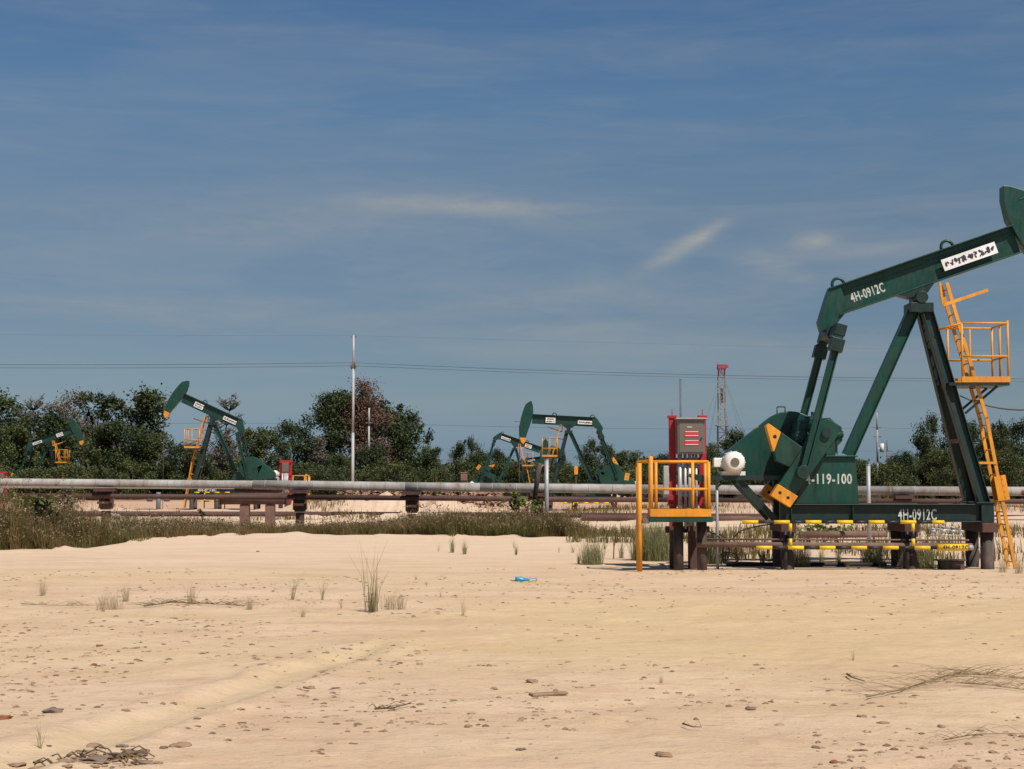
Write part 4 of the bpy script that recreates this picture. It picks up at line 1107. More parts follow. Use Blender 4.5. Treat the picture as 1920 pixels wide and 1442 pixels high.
T = [
 ('umb', 22, 743, 190, 'spreading dark tree on the skyline at the left frame edge', 1.25, .3),
 ('bare2', 60, 752, 185, 'dry pinkish twiggy treetop beside the leftmost skyline tree', .8, 1),
 ('mid2', 78, 782, 175, 'rounded dark tree behind the distant left pump jack', 1.2, 2),
 ('brown', 124, 738, 182, 'pale brown dried tree above the head of the far left pump jack', .9, .5),
 ('bare', 157, 752, 188, 'leafless grey tree between dried brown tree and tall dark trees', 1.0, 2.2),
 ('umb2', 190, 731, 186, 'tall narrow dark tree, first of two on the left skyline', .95, 3.9),
 ('umb', 256, 733, 188, 'tall dark tree with open crown, second of two on the left skyline', 1.2, 1.6),
 ('mid', 20, 800, 168, 'olive green tree in front at the left frame edge', 1.0, 4.0),
 ('mid2', 225, 800, 172, 'wide dark tree beneath the two tall skyline trees', 1.15, 5),
 ('mid', 285, 812, 176, 'low tree left of the raised-head pump jack', 1.0, 1.4),
 ('mid2', 345, 836, 170, 'low dark tree under the yellow cage of the raised-head pump jack', 1.1, 3),
 ('bare2', 428, 752, 178, 'brown leafless tree behind the beam of the raised-head pump jack', 1.0, .3),
 ('vine', 420, 812, 174, 'brown viny thicket behind the legs of the raised-head pump jack', 1.1, 2),
 ('mid', 486, 803, 180, 'dusty green tree right of the raised-head pump jack', .95, 1.1),
 ('broad2', 552, 790, 190, 'rounded green tree above the small red control panel', .75, 2.7),
 ('vine', 600, 818, 172, 'grey withered vine covered tree left of the tall pole base', .9, 4.4),
 ('big', 640, 727, 190, 'largest dark green tree, directly behind the tall white pole', 1.0, 2.0),
 ('red', 690, 717, 186, 'withered reddish tree right of the tall white pole', .95, .9),
 ('broad', 738, 752, 192, 'dark green tree forming the right side of the big clump', .85, 5.2),
 ('mid2', 700, 840, 176, 'dark green low tree below the withered reddish tree', 1.0, .8),
 ('mid', 635, 850, 170, 'small green tree at the base of the tall pole', .8, 3.3),
 ('mid', 806, 838, 215, 'small distant tree right of the big tree clump', .8, 4.7),
 ('broad', 875, 821, 205, 'round isolated tree left of the distant lowered-head pump jack', .62, .6),
 ('bare', 845, 850, 190, 'small pale leafless tree left of the rusty control panel', .8, 2),
 ('mid2', 925, 848, 200, 'dark tree behind the distant lowered-head pump jack', .9, 1.9),
 ('broad2', 1045, 838, 200, 'dark tree behind the yellow cage of the level-beam pump jack', .6, 3.1),
 ('broad', 1122, 824, 190, 'dark bumpy tree behind the rear leg of the level-beam pump jack', .75, 4.2),
 ('mid', 1175, 846, 185, 'green rounded tree left of the yellow operator platform', 1.05, .4),
 ('mid2', 1238, 856, 190, 'tree behind the yellow operator platform', 1.1, 2.4),
 ('umb', 1375, 806, 200, 'dark tree at the foot of the drilling mast', .95, 3.5),
 ('mid', 1330, 832, 215, 'tree peeking out right of the red control panel', .6, 1.0),
 ('mid2', 1420, 856, 185, 'low dark tree behind the white motor of the nearest pump jack', 1.0, 5.5),
 ('mid', 1520, 850, 180, 'tree behind the gearbox of the nearest pump jack', 1.1, .9),
 ('mid', 1612, 862, 188, 'small tree behind the transformer pole', .5, 2.8),
 ('mid2', 1692, 852, 165, 'low rounded green tree between pedestal and front legs of nearest pump jack', .85, 1.2),
 ('broad', 1762, 778, 175, 'tall dark tree behind the front legs of the nearest pump jack', .68, 3.7),
 ('broad2', 1812, 790, 178, 'dark tree behind the yellow ladder', .6, .5),
 ('mid', 1760, 842, 160, 'green lower tree under the tall dark tree at right', 1.0, 4.9),
 ('broad', 1868, 790, 172, 'dark tree right of the yellow ladder', .6, 2.1),
 ('broad2', 1916, 788, 174, 'dark tree at the right frame edge', .65, 4.4),
 ('mid', 1880, 842, 158, 'lighter green lower tree at the right frame edge', .9, 1.5),
]
for k, px, pt, Y, lb, ws, rz in T: tree(k, px, pt, Y, lb, ws, rz)
bs = []
rnd = random.Random(9)
bx = -60
while bx < 2000:
    if not (1650 < bx < 1652): bs.append((bx, rnd.uniform(862, 880), rnd.uniform(150, 172)))
    bx += rnd.uniform(52, 74)
for i, (px, pt, Y) in enumerate(bs):
    tree('bush' if rnd.random() < .5 else 'bush2', px, pt, Y + (12 if 240 < px < 600 or 820 < px < 1200 else 0), f'low green bush at the foot of the trees, {ORD[i]} from the left', rnd.uniform(.7, 1.0), rnd.uniform(0, 6), 'bushes along the forest edge')
# far wood that reads as one mass
r_ = np.random.default_rng(5)
n = 42000
X = r_.uniform(-190, 190, n); Yw = r_.uniform(255, 330, n); top = 3.4 + 3.0 * (fbm(X * .09, Yw * .02, 3) + .4)
Zw = top * np.sqrt(r_.uniform(0.02, 1, n)) * (1 + .12 * r_.normal(size=n))
wm = quadmesh('distant_wood', leaves(np.stack([X, Yw, Zw], 1), .55, r_), np.clip(fbm(X * .2, Yw * .2, 2) + .5, 0, 1), M['leaf'])
o = bpy.data.objects.new('distant_wood', wm); COL.objects.link(o); tag(o, 'far-off green wood along the horizon behind the nearer trees', 'wood', kind='stuff')

# ------------------------------------------------------------------ verge grass (stuff), tufts and plants
r_ = np.random.default_rng(8)
n = 120000
gpx = r_.uniform(-60, 1120, n); dep = r_.uniform(0, 1, n) ** 1.3 * 7.5
epy = np.interp(gpx, EDGE_PX, EDGE_PY)
hx = np.interp(gpx, [-60, 60, 160, 260, 380, 470, 560, 640, 720, 800, 900, 980, 1050, 1100, 1120], [1.3, 1.3, 1.15, .72, .55, .48, .36, .38, .46, .66, .78, .86, .80, .45, .15])
e0 = (HC * F / (epy - 900.0)); Yg = e0 + dep - .15 + 1.6 * fbm(gpx * .03, gpx * 0 + 3, 3); Xg = (gpx - 960) / F * Yg
cl = .5 + fbm(Xg * .55, Yg * .55, 3)
keep = r_.uniform(0, 1, n) < np.clip(.12 + 1.15 * cl, .08, 1); keep &= ~((gpx > 1060) & (r_.uniform(0, 1, n) < .5))
Xg, Yg, hx, cl, dep = Xg[keep], Yg[keep], hx[keep], cl[keep], dep[keep]; n = len(Xg)
base = np.stack([Xg, Yg, height(Xg, Yg) - .03], 1)
hg = hx * (r_.uniform(.25, 1.0, n) + .45 * (r_.uniform(0, 1, n) > .93)) * np.clip(.35 + 1.15 * cl + .5 * fbm(Xg * 1.3, Yg * 1.3 + 7, 2), .25, 1.45) * np.where(dep < .6, .45 + r_.uniform(0, .5, n), 1)
co = blades(base, hg, np.abs(r_.normal(0, .42, n)), r_.uniform(.004, .011, n), r_)
gm = quadmesh('verge_grass', co, np.clip(.35 + .9 * fbm(Xg * .3 + 40, Yg * .3, 3) + r_.normal(0, .22, n), 0, 1), M['grass'], 6)
o = bpy.data.objects.new('verge_grass', gm); COL.objects.link(o); tag(o, 'strip of tall green brown wild grass between sand and pipeline', 'grass', kind='stuff')
# seed heads of that grass
m_ = (r_.uniform(0, 1, n) < .16) & (hg > .35)
sp_ = co[m_][:, 3, :]; k_ = len(sp_)
cs = np.concatenate([sp_ + r_.normal(0, .035, (k_, 3)) for _ in range(3)])
sm_ = quadmesh('grass_seed_heads', leaves(cs, .034, r_, .1), r_.uniform(.2, 1, len(cs)), M['seed'])
o = bpy.data.objects.new('grass_seed_heads', sm_); COL.objects.link(o); o.parent = bpy.data.objects['verge_grass']
# sparse ground cover further back at right
n = 20000
gpx = r_.uniform(1060, 2000, n); Yg = np.where(gpx > 1335, r_.uniform(38.2, 62, n), r_.uniform(48, 62, n)); Yg = np.where(r_.uniform(0, 1, n) < .45, r_.uniform(88, 110, n), Yg); Xg = (gpx - 960) / F * Yg
keep = fbm(Xg * .5, Yg * .5, 3) > -.02; Xg, Yg = Xg[keep], Yg[keep]; n = len(Xg)
co = blades(np.stack([Xg, Yg, height(Xg, Yg)], 1), r_.uniform(.15, .5, n), np.abs(r_.normal(0, .4, n)), r_.uniform(.01, .02, n), r_)
o = bpy.data.objects.new('sparse_grass', quadmesh('sparse_grass', co, r_.uniform(0, .8, n), M['grass'], 6)); COL.objects.link(o); tag(o, 'sparse low grass on the pale ground behind the nearest pump jack', 'grass', kind='stuff')

n = 5200
Xg = r_.uniform(-14, 1.5, n); Yg = r_.uniform(80, 93, n); keep = fbm(Xg * .6 + 3, Yg * .6, 3) > .04 + .3 * sstep(84, 90, Yg); Xg, Yg = Xg[keep], Yg[keep]; n = len(Xg)
co = blades(np.stack([Xg, Yg, height(Xg, Yg)], 1), r_.uniform(.12, .5, n), np.abs(r_.normal(0, .5, n)), r_.uniform(.012, .025, n), r_)
o = bpy.data.objects.new('sand_heap_weeds', quadmesh('sand_heap_weeds', co, r_.uniform(.2, 1, n), M['grass'], 6)); COL.objects.link(o); tag(o, 'scattered dry weeds on the pale sand heaps behind the pipeline', 'weeds', kind='stuff')

def tuft_mesh(seed, n, spread, lean, mat, w=.006, base=.05):
    r2 = np.random.default_rng(seed); a = r2.uniform(0, 6.28, n); rr = base * np.sqrt(r2.uniform(0, 1, n))
    b = np.stack([rr * np.cos(a), rr * np.sin(a), np.full(n, -.03)], 1); h = r2.uniform(.4, 1, n)
    return quadmesh('grass_tuft', blades(b, h, np.abs(r2.normal(spread, lean, n)), np.full(n, w), r2), r2.uniform(0, 1, n), mat, 6)
TU = {'green': [tuft_mesh(s, 80, .3, .2, M['tuft'], .0055, .10) for s in (1, 2)], 'dry': [tuft_mesh(s, 60, .45, .28, M['drytuft'], .0045, .16) for s in (3, 4)],
      'wisp': [tuft_mesh(s, 16, .45, .22, M['tuft'], .005, .05) for s in (5, 6)], 'dense': [tuft_mesh(s, 420, .3, .22, M['tuft'], .0048, .36) for s in (7, 8)],
      'brush': [tuft_mesh(s, 170, .55, .3, M['drytuft'], .004, .5) for s in (9, 10)], 'tall': [tuft_mesh(11, 26, .16, .10, M['drytuft'], .0045, .1)]}
tufts = [
 ('tall', 698, 1150, 120, 'tall wispy grass tuft with long stalks, the tallest on the open sand'), ('green', 696, 1151, 46, 'green base tuft under the tallest stalks on the open sand'),
 ('brush', 738, 1143, 38, 'dry straw tuft right of the tallest wispy grass'),
 ('dry', 80, 1119, 32, 'pale dry tuft near the left frame edge on open sand'), ('brush', 205, 1146, 38, 'wide dry straw tuft at left on open sand'), ('dry', 236, 1128, 34, 'thin dry tuft just behind the wide straw tuft'),
 ('dry', 358, 1134, 42, 'sparse dry stalks standing in the line of brush'), ('dry', 468, 1145, 28, 'small dry tuft at right end of the brush line'), ('wisp', 548, 1124, 58, 'thin V shaped tuft with two long stems'),
 ('wisp', 604, 1124, 46, 'small tuft with spreading stems right of the V shaped one'), ('dry', 568, 1160, 20, 'low dry sprig in front of the V shaped tuft'), ('wisp', 640, 1141, 24, 'tiny sprig left of the tallest wispy grass'),
 ('green', 848, 1036, 28, 'green tuft left of a similar pair near the grass verge'), ('green', 871, 1039, 26, 'green tuft right of a similar pair near the grass verge'), ('wisp', 822, 1034, 20, 'single blade tuft near the grass verge'),
 ('wisp', 964, 1028, 18, 'small sprig behind another on the sand near the verge'), ('green', 968, 1040, 18, 'small green sprig on the sand, middle distance'), ('dense', 1110, 1058, 46, 'bushy green tuft left of the yellow operator platform'),
 ('green', 1085, 1057, 22, 'small tuft left of the bushy green tuft'), ('green', 1165, 1046, 32, 'green tuft close to the left of the yellow corner post'), ('wisp', 1048, 1036, 18, 'thin sprig on sand left of the bushy tuft'),
 ('dry', 1074, 1036, 16, 'low dry tuft on sand above the bushy tuft'), ('dry', 780, 1086, 11, 'tiny green sprig left of the blue litter'), ('dry', 800, 1096, 8, 'flat sprig left of the blue litter'), ('wisp', 826, 1121, 16, 'leaning sprig in the middle of the sand'),
 ('tall', 869, 1157, 34, 'faint pale sprig in the middle of the sand'), ('green', 1134, 1030, 14, 'tiny tuft behind the wooden stake'),
 ('dense', 1215, 1050, 66, 'thick grass at the foot of the yellow corner post'), ('dense', 1240, 1052, 62, 'thick grass under the operator platform deck'), ('dense', 1330, 1058, 56, 'thick grass left of the thin grey post'), ('green', 1300, 1060, 34, 'green tuft under the red control panel'),
 ('green', 1430, 1058, 30, 'tuft left of the leftmost dark piles'), ('dense', 1497, 1064, 44, 'green tuft right of the leftmost dark piles'), ('green', 1540, 1058, 30, 'first tuft under the middle of the striped barrier'), ('green', 1572, 1059, 32, 'second tuft under the middle of the striped barrier'),
 ('dense', 1633, 1060, 38, 'bushy tuft left of the middle dark piles'), ('dry', 1590, 1068, 14, 'low straw tuft in front of the barrier'), ('green', 1652, 1064, 44, 'tuft touching the middle dark piles'), ('dense', 1731, 1068, 44, 'dark spiky tuft right of the middle piles'),
 ('dry', 1695, 1068, 44, 'dry tuft in front of the middle dark piles'), ('green', 1768, 1068, 30, 'tuft left of the low steel box'), ('dry', 1880, 1076, 30, 'dry tuft at the foot of the yellow ladder'), ('dry', 1910, 1078, 34, 'dry tuft right of the yellow ladder foot'), ('wisp', 1600, 1236, 24, 'lone sprig on the open sand at right'),
 ('dry', 1240, 1288, 18, 'small dry sprig in the sand below the striped barrier'), ('wisp', 75, 1400, 50, 'pale stalks at lower left beside the grey debris'),
]
for i, (k, px, py, hp_, lb) in enumerate(tufts):
    p = gnd(px, py); me_ = TU[k][i % len(TU[k])]; s = hp_ / (F / p.y) * (1.45 if py > 1045 and px > 1200 and py < 1080 else 1.3)
    o = bpy.data.objects.new('grass_tuft', me_); COL.objects.link(o); o.location = (p.x, p.y, gz(p.x, p.y)); o.rotation_euler = (0, 0, i * 1.7)
    wx_ = s * (1.0 if k != 'brush' else 1.25)
    if k in ('dense', 'brush') and hp_ < 60: wx_ = max(s, .5 if k == 'dense' else .42)
    o.scale = (wx_, wx_, s); tag(o, lb, 'grass tuft', 'grass tufts on the sand')

def leafy(px, py, Y, hpx, wpx, label, mat, n=120, ls=.16, seed=1):
    p = at(px, py, Y); z0 = gz(p.x, Y); r2 = np.random.default_rng(seed); s = Y / F
    H_ = hpx * s; W_ = wpx * s
    rt = empty('broadleaf_plant', (p.x, Y, z0), 0, label, 'plant', 'broad leaved plants')
    Ht = p.z - z0
    mb = MB(); c = []
    for k in range(7):
        a = r2.uniform(0, 6.28); e = Vector((math.cos(a) * W_ * .4 * r2.uniform(.3, 1), math.sin(a) * W_ * .3, Ht - H_ * r2.uniform(0, .8))); mb.path([(0, 0, -.05), e * .5 + Vector((0, 0, .1)), e], .018, 5, r1=.006); c.append(e)
    mb.build('stem', M['bark'], rt)
    c = np.array([tuple(v) for v in c]); cc = c[r2.integers(0, len(c), n)] + r2.normal(size=(n, 3)) * np.array([W_ * .16, W_ * .12, H_ * .14])
    o = bpy.data.objects.new('foliage', quadmesh('foliage', leaves(cc, ls, r2, .8, .55), r2.uniform(0, 1, n), mat)); COL.objects.link(o); o.parent = rt
leafy(48, 928, 50, 40, 75, 'bright broad leaved plant in the grass at the left frame edge', M['leafbright'], 170, .14, 1)
leafy(88, 932, 48, 45, 50, 'dark green broad leaved plant right of the bright one at left', M['leaf2'], 190, .12, 2)
leafy(968, 928, 60, 32, 34, 'yellow green plant in front of the pipeline beside the leaning prop', M['leafbright'], 110, .12, 3)
leafy(998, 934, 60.5, 24, 36, 'small yellow green plant right beside the grey marker post', M['leafbright'], 80, .11, 4)
leafy(1545, 985, 50, 22, 110, 'low leafy plant seen beneath the skid of the nearest pump jack', M['leafbright'], 160, .10, 5)
leafy(1870, 930, 62, 14, 16, 'tiny yellow green plant by the ladder behind the pump jack', M['leafbright'], 40, .10, 6)
leafy(380, 955, 80, 14, 14, 'small green weed by the brown pipe below the striped barrier', M['leaf2'], 50, .12, 7)
leafy(130, 925, 52, 60, 60, 'dark bushy weed in the grass in front of the pipeline at left', M['leafbrown'], 260, .09, 8)
leafy(820, 918, 100, 14, 36, 'dark green weed on the rubble behind the pipeline', M['leaf2'], 120, .16, 9)

# ------------------------------------------------------------------ loose things on the ground
def lump(seed, flat=.5, n=3):
    import bmesh
    bm = bmesh.new(); bmesh.ops.create_icosphere(bm, subdivisions=n, radius=1); r2 = random.Random(seed)
    off = r2.uniform(0, 50)
    for v in bm.verts:
        k = 1 + 1.0 * float(fbm(np.array([v.co.x * 1.5 + off]), np.array([v.co.y * 1.5 + v.co.z * 1.3]), 4)[0]); v.co *= k; v.co.z *= flat
    me_ = bpy.data.meshes.new('lump'); bm.to_mesh(me_); bm.free(); me_.polygons.foreach_set('use_smooth', [True] * len(me_.polygons)); return me_
LM = {}
for mk in ('clod', 'redclod', 'greyrock', 'palerock'):
    LM[mk] = []
    for s in range(4):
        m0 = lump(s * 7 + len(mk)); m0.materials.append(M[mk]); LM[mk].append(m0)
clods = sorted([(186, 1211, 14, 'redclod'), (176, 1245, 14, 'redclod'), (257, 1215, 11, 'clod'), (214, 1250, 9, 'clod'), (100, 1337, 34, 'greyrock'), (8, 1350, 26, 'redclod'), (236, 1336, 14, 'clod'), (337, 1402, 30, 'clod'),
  (180, 1388, 28, 'clod'), (484, 1035, 8, 'clod'), (286, 1130, 5, 'clod'), (305, 1322, 12, 'clod'), (580, 1293, 20, 'clod'), (1000, 1282, 24, 'clod'), (928, 1296, 14, 'clod'), (759, 1308, 12, 'clod'), (878, 1363, 16, 'clod'), (978, 1405, 16, 'greyrock'),
  (1406, 1331, 20, 'greyrock'), (1617, 1344, 18, 'clod'), (1656, 1357, 18, 'clod'), (1640, 1345, 9, 'clod'), (1530, 1401, 16, 'greyrock'), (1705, 1370, 11, 'clod'), (1556, 1296, 12, 'clod'), (1618, 1321, 10, 'clod'), (1765, 1363, 16, 'clod'), (1562, 1437, 18, 'redclod'), (1838, 1372, 12, 'clod'), (1245, 1424, 30, 'clod'), (1617, 1398, 10, 'clod'), (1295, 1058, 16, 'palerock')])
for i, (px, py, w, mk) in enumerate(clods):
    p = gnd(px, py); s = w / 2 * .85 * p.y / F
    o = bpy.data.objects.new('dirt_clod', LM[mk][i % 4]); COL.objects.link(o); o.location = (p.x, p.y, gz(p.x, p.y) + s * .12); o.scale = (s * 1.25, s, s * .9); o.rotation_euler = (0, 0, i)
    tag(o, f'{"reddish" if mk == "redclod" else "grey" if mk == "greyrock" else "pale" if mk == "palerock" else "brown"} dirt clod on the sand, {ORD[i]} from the left', 'clod', 'larger clods on the sand')
for i, (px, py, w) in enumerate([(216, 950, 24), (246, 948, 20), (176, 952, 26), (290, 958, 16), (265, 955, 14)]):
    Y = 84 + i; p = at(px, py, Y); s = w / 2 * Y / F
    o = bpy.data.objects.new('sand_lump', LM['palerock'][i % 4]); COL.objects.link(o); o.location = (p.x, Y, gz(p.x, Y) + s * .3); o.scale = (s, s, s * 1.5); o.rotation_euler = (0, 0, i)
    tag(o, ['pale lump of sand beside the leftmost pipe support', 'pale lump right of the leftmost pipe support', 'pale lump left of the leftmost pipe support', 'small pale lump nearest the raised-head pump jack', 'smallest pale lump in the row behind the grass'][i], 'sand lump', 'pale lumps behind the grass')
# crumbs: stuff
r_ = np.random.default_rng(14)
n = 17000
Yp = 9.5 + 26 * r_.uniform(0, 1, n) ** 1.7; Xp = r_.uniform(-1, 1, n) * (Yp * .36 + .5)
keep = fbm(Xp * .6, Yp * .6, 3) + .5 * fbm(Xp * 2.3, Yp * 2.3, 2) + r_.normal(0, .12, n) > .02
keep &= ~((Yp > 17) & (Yp < 26) & (Xp > -1) & (r_.uniform(0, 1, n) < .75))
Xp, Yp = Xp[keep], Yp[keep]; n = len(Xp)
rad = np.minimum(.0044 / r_.uniform(.07, 1, n) ** .95, .024) * (1 + .008 * (Yp - 10))
oc = np.array([[1, 0, 0], [0, 1, 0], [-1, 0, 0], [0, -1, 0], [0, 0, .7], [.7, .7, .35], [-.7, .7, .35], [-.7, -.7, .35], [.7, -.7, .35]], float)
fc = np.array([[0, 5, 4], [5, 1, 4], [1, 6, 4], [6, 2, 4], [2, 7, 4], [7, 3, 4], [3, 8, 4], [8, 0, 4]])
vs = oc[None] * rad[:, None, None] * r_.uniform(.65, 1.35, (n, 9, 3)); vs[:, :, 0] *= r_.uniform(1, 1.9, n)[:, None]
vs += np.stack([Xp, Yp, height(Xp, Yp) - .002], 1)[:, None, :]
tri = vs[:, fc].reshape(-1, 3, 3)
m_, nt, b = newmat('crumbs'); a_ = nt.nodes.new('ShaderNodeAttribute'); a_.attribute_name = 'tint'
nt.links.new(ramp(nt, a_.outputs['Fac'], [(0, (.17, .105, .07)), (.5, (.28, .18, .115)), (1, (.40, .275, .18))]).outputs[0], b.inputs['Base Color']); b.inputs['Roughness'].default_value = .95; b.inputs['Specular IOR Level'].default_value = .1
o = bpy.data.objects.new('sand_crumbs', quadmesh('sand_crumbs', tri, np.repeat(r_.uniform(0, 1, n), 8), m_, 3)); COL.objects.link(o); tag(o, 'small brown crumbs and pebbles strewn over the sand', 'gravel', kind='stuff')
# rubble bank behind the pipeline
n = 900
Xr = r_.uniform(-11.5, -.5, n); Yr = r_.uniform(98, 103, n); hr = 1.55 - .18 * np.abs(Yr - 100.5) ** 1.3 - .05 * np.abs(Xr + 6)
vs = oc[None] * r_.uniform(.08, .26, n)[:, None, None] * r_.uniform(.6, 1.4, (n, 9, 3)) + np.stack([Xr, Yr, hr * r_.uniform(.2, 1, n)], 1)[:, None, :]
m_, nt, b = newmat('rubble'); a_ = nt.nodes.new('ShaderNodeAttribute'); a_.attribute_name = 'tint'
nt.links.new(ramp(nt, a_.outputs['Fac'], [(0, (.16, .08, .05)), (1, (.38, .21, .13))]).outputs[0], b.inputs['Base Color']); b.inputs['Roughness'].default_value = .95
o = bpy.data.objects.new('rubble_bank', quadmesh('rubble_bank', vs[:, fc].reshape(-1, 3, 3), np.repeat(r_.uniform(0, 1, n), 8), m_, 3)); COL.objects.link(o); tag(o, 'bank of orange brown broken soil behind the pipeline, right of the pole', 'rubble', kind='stuff')

# dry brush lines and branches
def branch(name, pts, rad, twigs, tl, label, mat, seed):
    r2 = random.Random(seed); mb = MB(); P_ = [gnd(*p) for p in pts]; P_ = [Vector((p.x, p.y, gz(p.x, p.y) + .03)) for p in P_]
    mb.path(P_, rad, 5, r1=rad * .4)
    for k in range(twigs):
        i = r2.randrange(len(P_) - 1); p = P_[i].lerp(P_[i + 1], r2.random()); a = r2.gauss(0, .35) + (0 if r2.random() < .5 else math.pi); L = tl * r2.uniform(.4, 1.2)
        e = p + Vector((math.cos(a) * L, math.sin(a) * L * .5, r2.uniform(-.02, .25) * L)); e.z = max(e.z, gz(e.x, e.y) + .005); mb.path([p, p.lerp(e, .5) + Vector((0, 0, r2.uniform(0, .06))), e], rad * .4, 4, r1=rad * .15)
    return tag(mb.build(name, M[mat]), label, 'branch', 'dry branches on the sand')
branch('dry_branch', [(1625, 1310), (1690, 1298), (1740, 1285), (1790, 1272), (1850, 1270), (1925, 1278), (1990, 1290)], .008, 110, .55, 'spreading dry brushwood lying on the sand at the right frame edge', 'driedgrass', 1)
branch('dry_branch', [(1800, 1290), (1850, 1294), (1930, 1300), (1990, 1304)], .006, 50, .4, 'lower dry brushwood at the right frame edge', 'driedgrass', 12)
branch('dry_branch', [(270, 1141), (320, 1137), (370, 1137), (420, 1139), (458, 1143)], .010, 60, .30, 'line of dry brush on the sand at left', 'stick', 2)
branch('dry_branch', [(40, 1138), (110, 1139), (190, 1140)], .006, 20, .3, 'thin dry stem line near the left frame edge', 'stick', 3)
branch('dry_branch', [(1588, 1272), (1600, 1277), (1622, 1284)], .011, 5, .12, 'short dark twig on the open sand at right', 'stick', 4)
branch('dry_branch', [(702, 1338), (735, 1337), (770, 1328)], .010, 12, .15, 'short greyish twig in the lower middle sand', 'stick', 5)
branch('dry_branch', [(1770, 1395), (1830, 1385), (1925, 1382)], .005, 14, .3, 'thin root line at lower right', 'stick', 6)
branch('dry_branch', [(1280, 1364), (1300, 1370), (1316, 1370)], .008, 2, .1, 'small curved stick in the lower middle sand', 'stick', 7)
mb = MB(); p0, p1 = gnd(995, 1311), gnd(1062, 1307); mb.bar((p0.x, p0.y, gz(p0.x, p0.y) + .012), (p1.x, p1.y, gz(p1.x, p1.y) + .02), .10, .02, (0, 0, 1)); tag(mb.build('flat_board', M['clod'], None, .004), 'flat weathered scrap of wood in the lower middle sand', 'scrap')
# grey debris heap at lower left
rt = empty('debris_heap', gnd(210, 1430), 0, 'dark grey heap of soil and roots at the lower left corner', 'debris')
r2 = random.Random(3); bx_ = gnd(210, 1430); mb = MB()
for px, py, w, mk in [(250, 1418, 60, 'greyrock'), (215, 1422, 46, 'greyrock'), (160, 1416, 44, 'clod'), (180, 1432, 60, 'greyrock'), (120, 1436, 40, 'clod'), (265, 1432, 40, 'greyrock'), (75, 1438, 44, 'clod'), (228, 1408, 26, 'greyrock'), (30, 1424, 40, 'clod'), (270, 1412, 24, 'greyrock')] + [(r2.gauss(190, 62), r2.gauss(1428, 9), r2.uniform(8, 26), r2.choice(['greyrock', 'clod', 'clod'])) for _ in range(60)]:
    p = gnd(px, py); s = w / 2 * p.y / F; o = bpy.data.objects.new('soil_lump', LM[mk][r2.randrange(4)]); COL.objects.link(o); o.parent = rt
    o.location = (p.x - bx_.x, p.y - bx_.y, gz(p.x, p.y) + s * .15); s *= .68; o.scale = (s * 1.25, s * 1.0, s * .55); o.rotation_euler = (0, 0, r2.uniform(0, 6))
for k in range(22):
    a = gnd(r2.uniform(60, 260), r2.uniform(1415, 1440)); L = r2.uniform(.06, .22); an = r2.gauss(0, .6); b_ = a + Vector((math.cos(an) * L, math.sin(an) * L, 0))
    za, zb2 = gz(a.x, a.y) + r2.uniform(.02, .07), gz(b_.x, b_.y) + r2.uniform(.01, .06)
    mb = MB(); mb.path([(a.x - bx_.x, a.y - bx_.y, za), ((a.x + b_.x) / 2 - bx_.x, (a.y + b_.y) / 2 - bx_.y, (za + zb2) / 2 + .03), (b_.x - bx_.x, b_.y - bx_.y, zb2)], .006, 4); mb.build('root', M['stick'], rt)
# dirt at the left edge of the verge
for i, (px, py, w) in enumerate([(14, 1032, 28), (36, 1034, 20), (130, 1020, 26), (100, 1027, 16)]):
    p = gnd(px, py); s = w / 2 * p.y / F; o = bpy.data.objects.new('soil_lump', LM['greyrock'][i % 4]); COL.objects.link(o); o.location = (p.x, p.y, gz(p.x, p.y) + s * .2); o.scale = (s * 1.2, s, s * .9)
    tag(o, ['dark soil lump at the left frame edge before the grass', 'smaller dark soil lump next to the leftmost one before the grass', 'dark soil lump half in the grass left of the sand lip', 'small dark soil lump in front of the left grass'][i], 'soil lump', 'dark soil lumps at the verge')
# blue litter
p = gnd(983, 1088); z0 = gz(p.x, p.y)
rt = empty('plastic_jug', (p.x, p.y, z0), 0, 'crumpled bright blue plastic jug with strap lying on the sand', 'litter')
k = p.y / F
mb = MB(); mb.lathe((-17 * k, 0, 4.5 * k), (1, 0, -.04), [(0, 1.5 * k), (0, 4.2 * k), (6 * k, 4.6 * k), (12 * k, 4.0 * k), (20 * k, 2.2 * k), (24 * k, 2.6 * k), (27 * k, 2.4 * k)], 12)
for i, v in enumerate(mb.v): mb.v[i] = (v[0], v[1], max(.0, v[2] * (1 + .2 * math.sin(i * 1.7))))
mb.build('body', M['blue'], rt)
mb = MB(); mb.path([(9 * k + 7.5 * k * (1 - math.cos(u)), 3 * k * math.sin(u * .5), 3.2 * k + 2.2 * k * math.sin(u)) for u in np.linspace(0, math.pi * .95, 10)] + [(22 * k, 5 * k, .6 * k), (14 * k, 6 * k, .5 * k)], .75 * k, 6); mb.build('strap', M['blue'], rt)
mb = MB(); mb.path([(-17 * k, 0, 2 * k), (-22 * k, .02, 1.2 * k), (-26 * k, 0, 3 * k)], .8 * k, 5); mb.build('lid_tether', M['stick'], rt)

# ------------------------------------------------------------------ light, sky
ELEV, AZ = R(53), math.atan2(.7, -1.0)
S = Vector((math.cos(ELEV) * math.sin(AZ), math.cos(ELEV) * math.cos(AZ), math.sin(ELEV)))
sd = bpy.data.lights.new('sun', 'SUN'); sd.energy = 5.0; sd.angle = R(.53); sd.color = (1, .94, .85)
so = bpy.data.objects.new('sun', sd); COL.objects.link(so); so.rotation_euler = S.to_track_quat('Z', 'Y').to_euler(); so.location = (20, -20, 60)

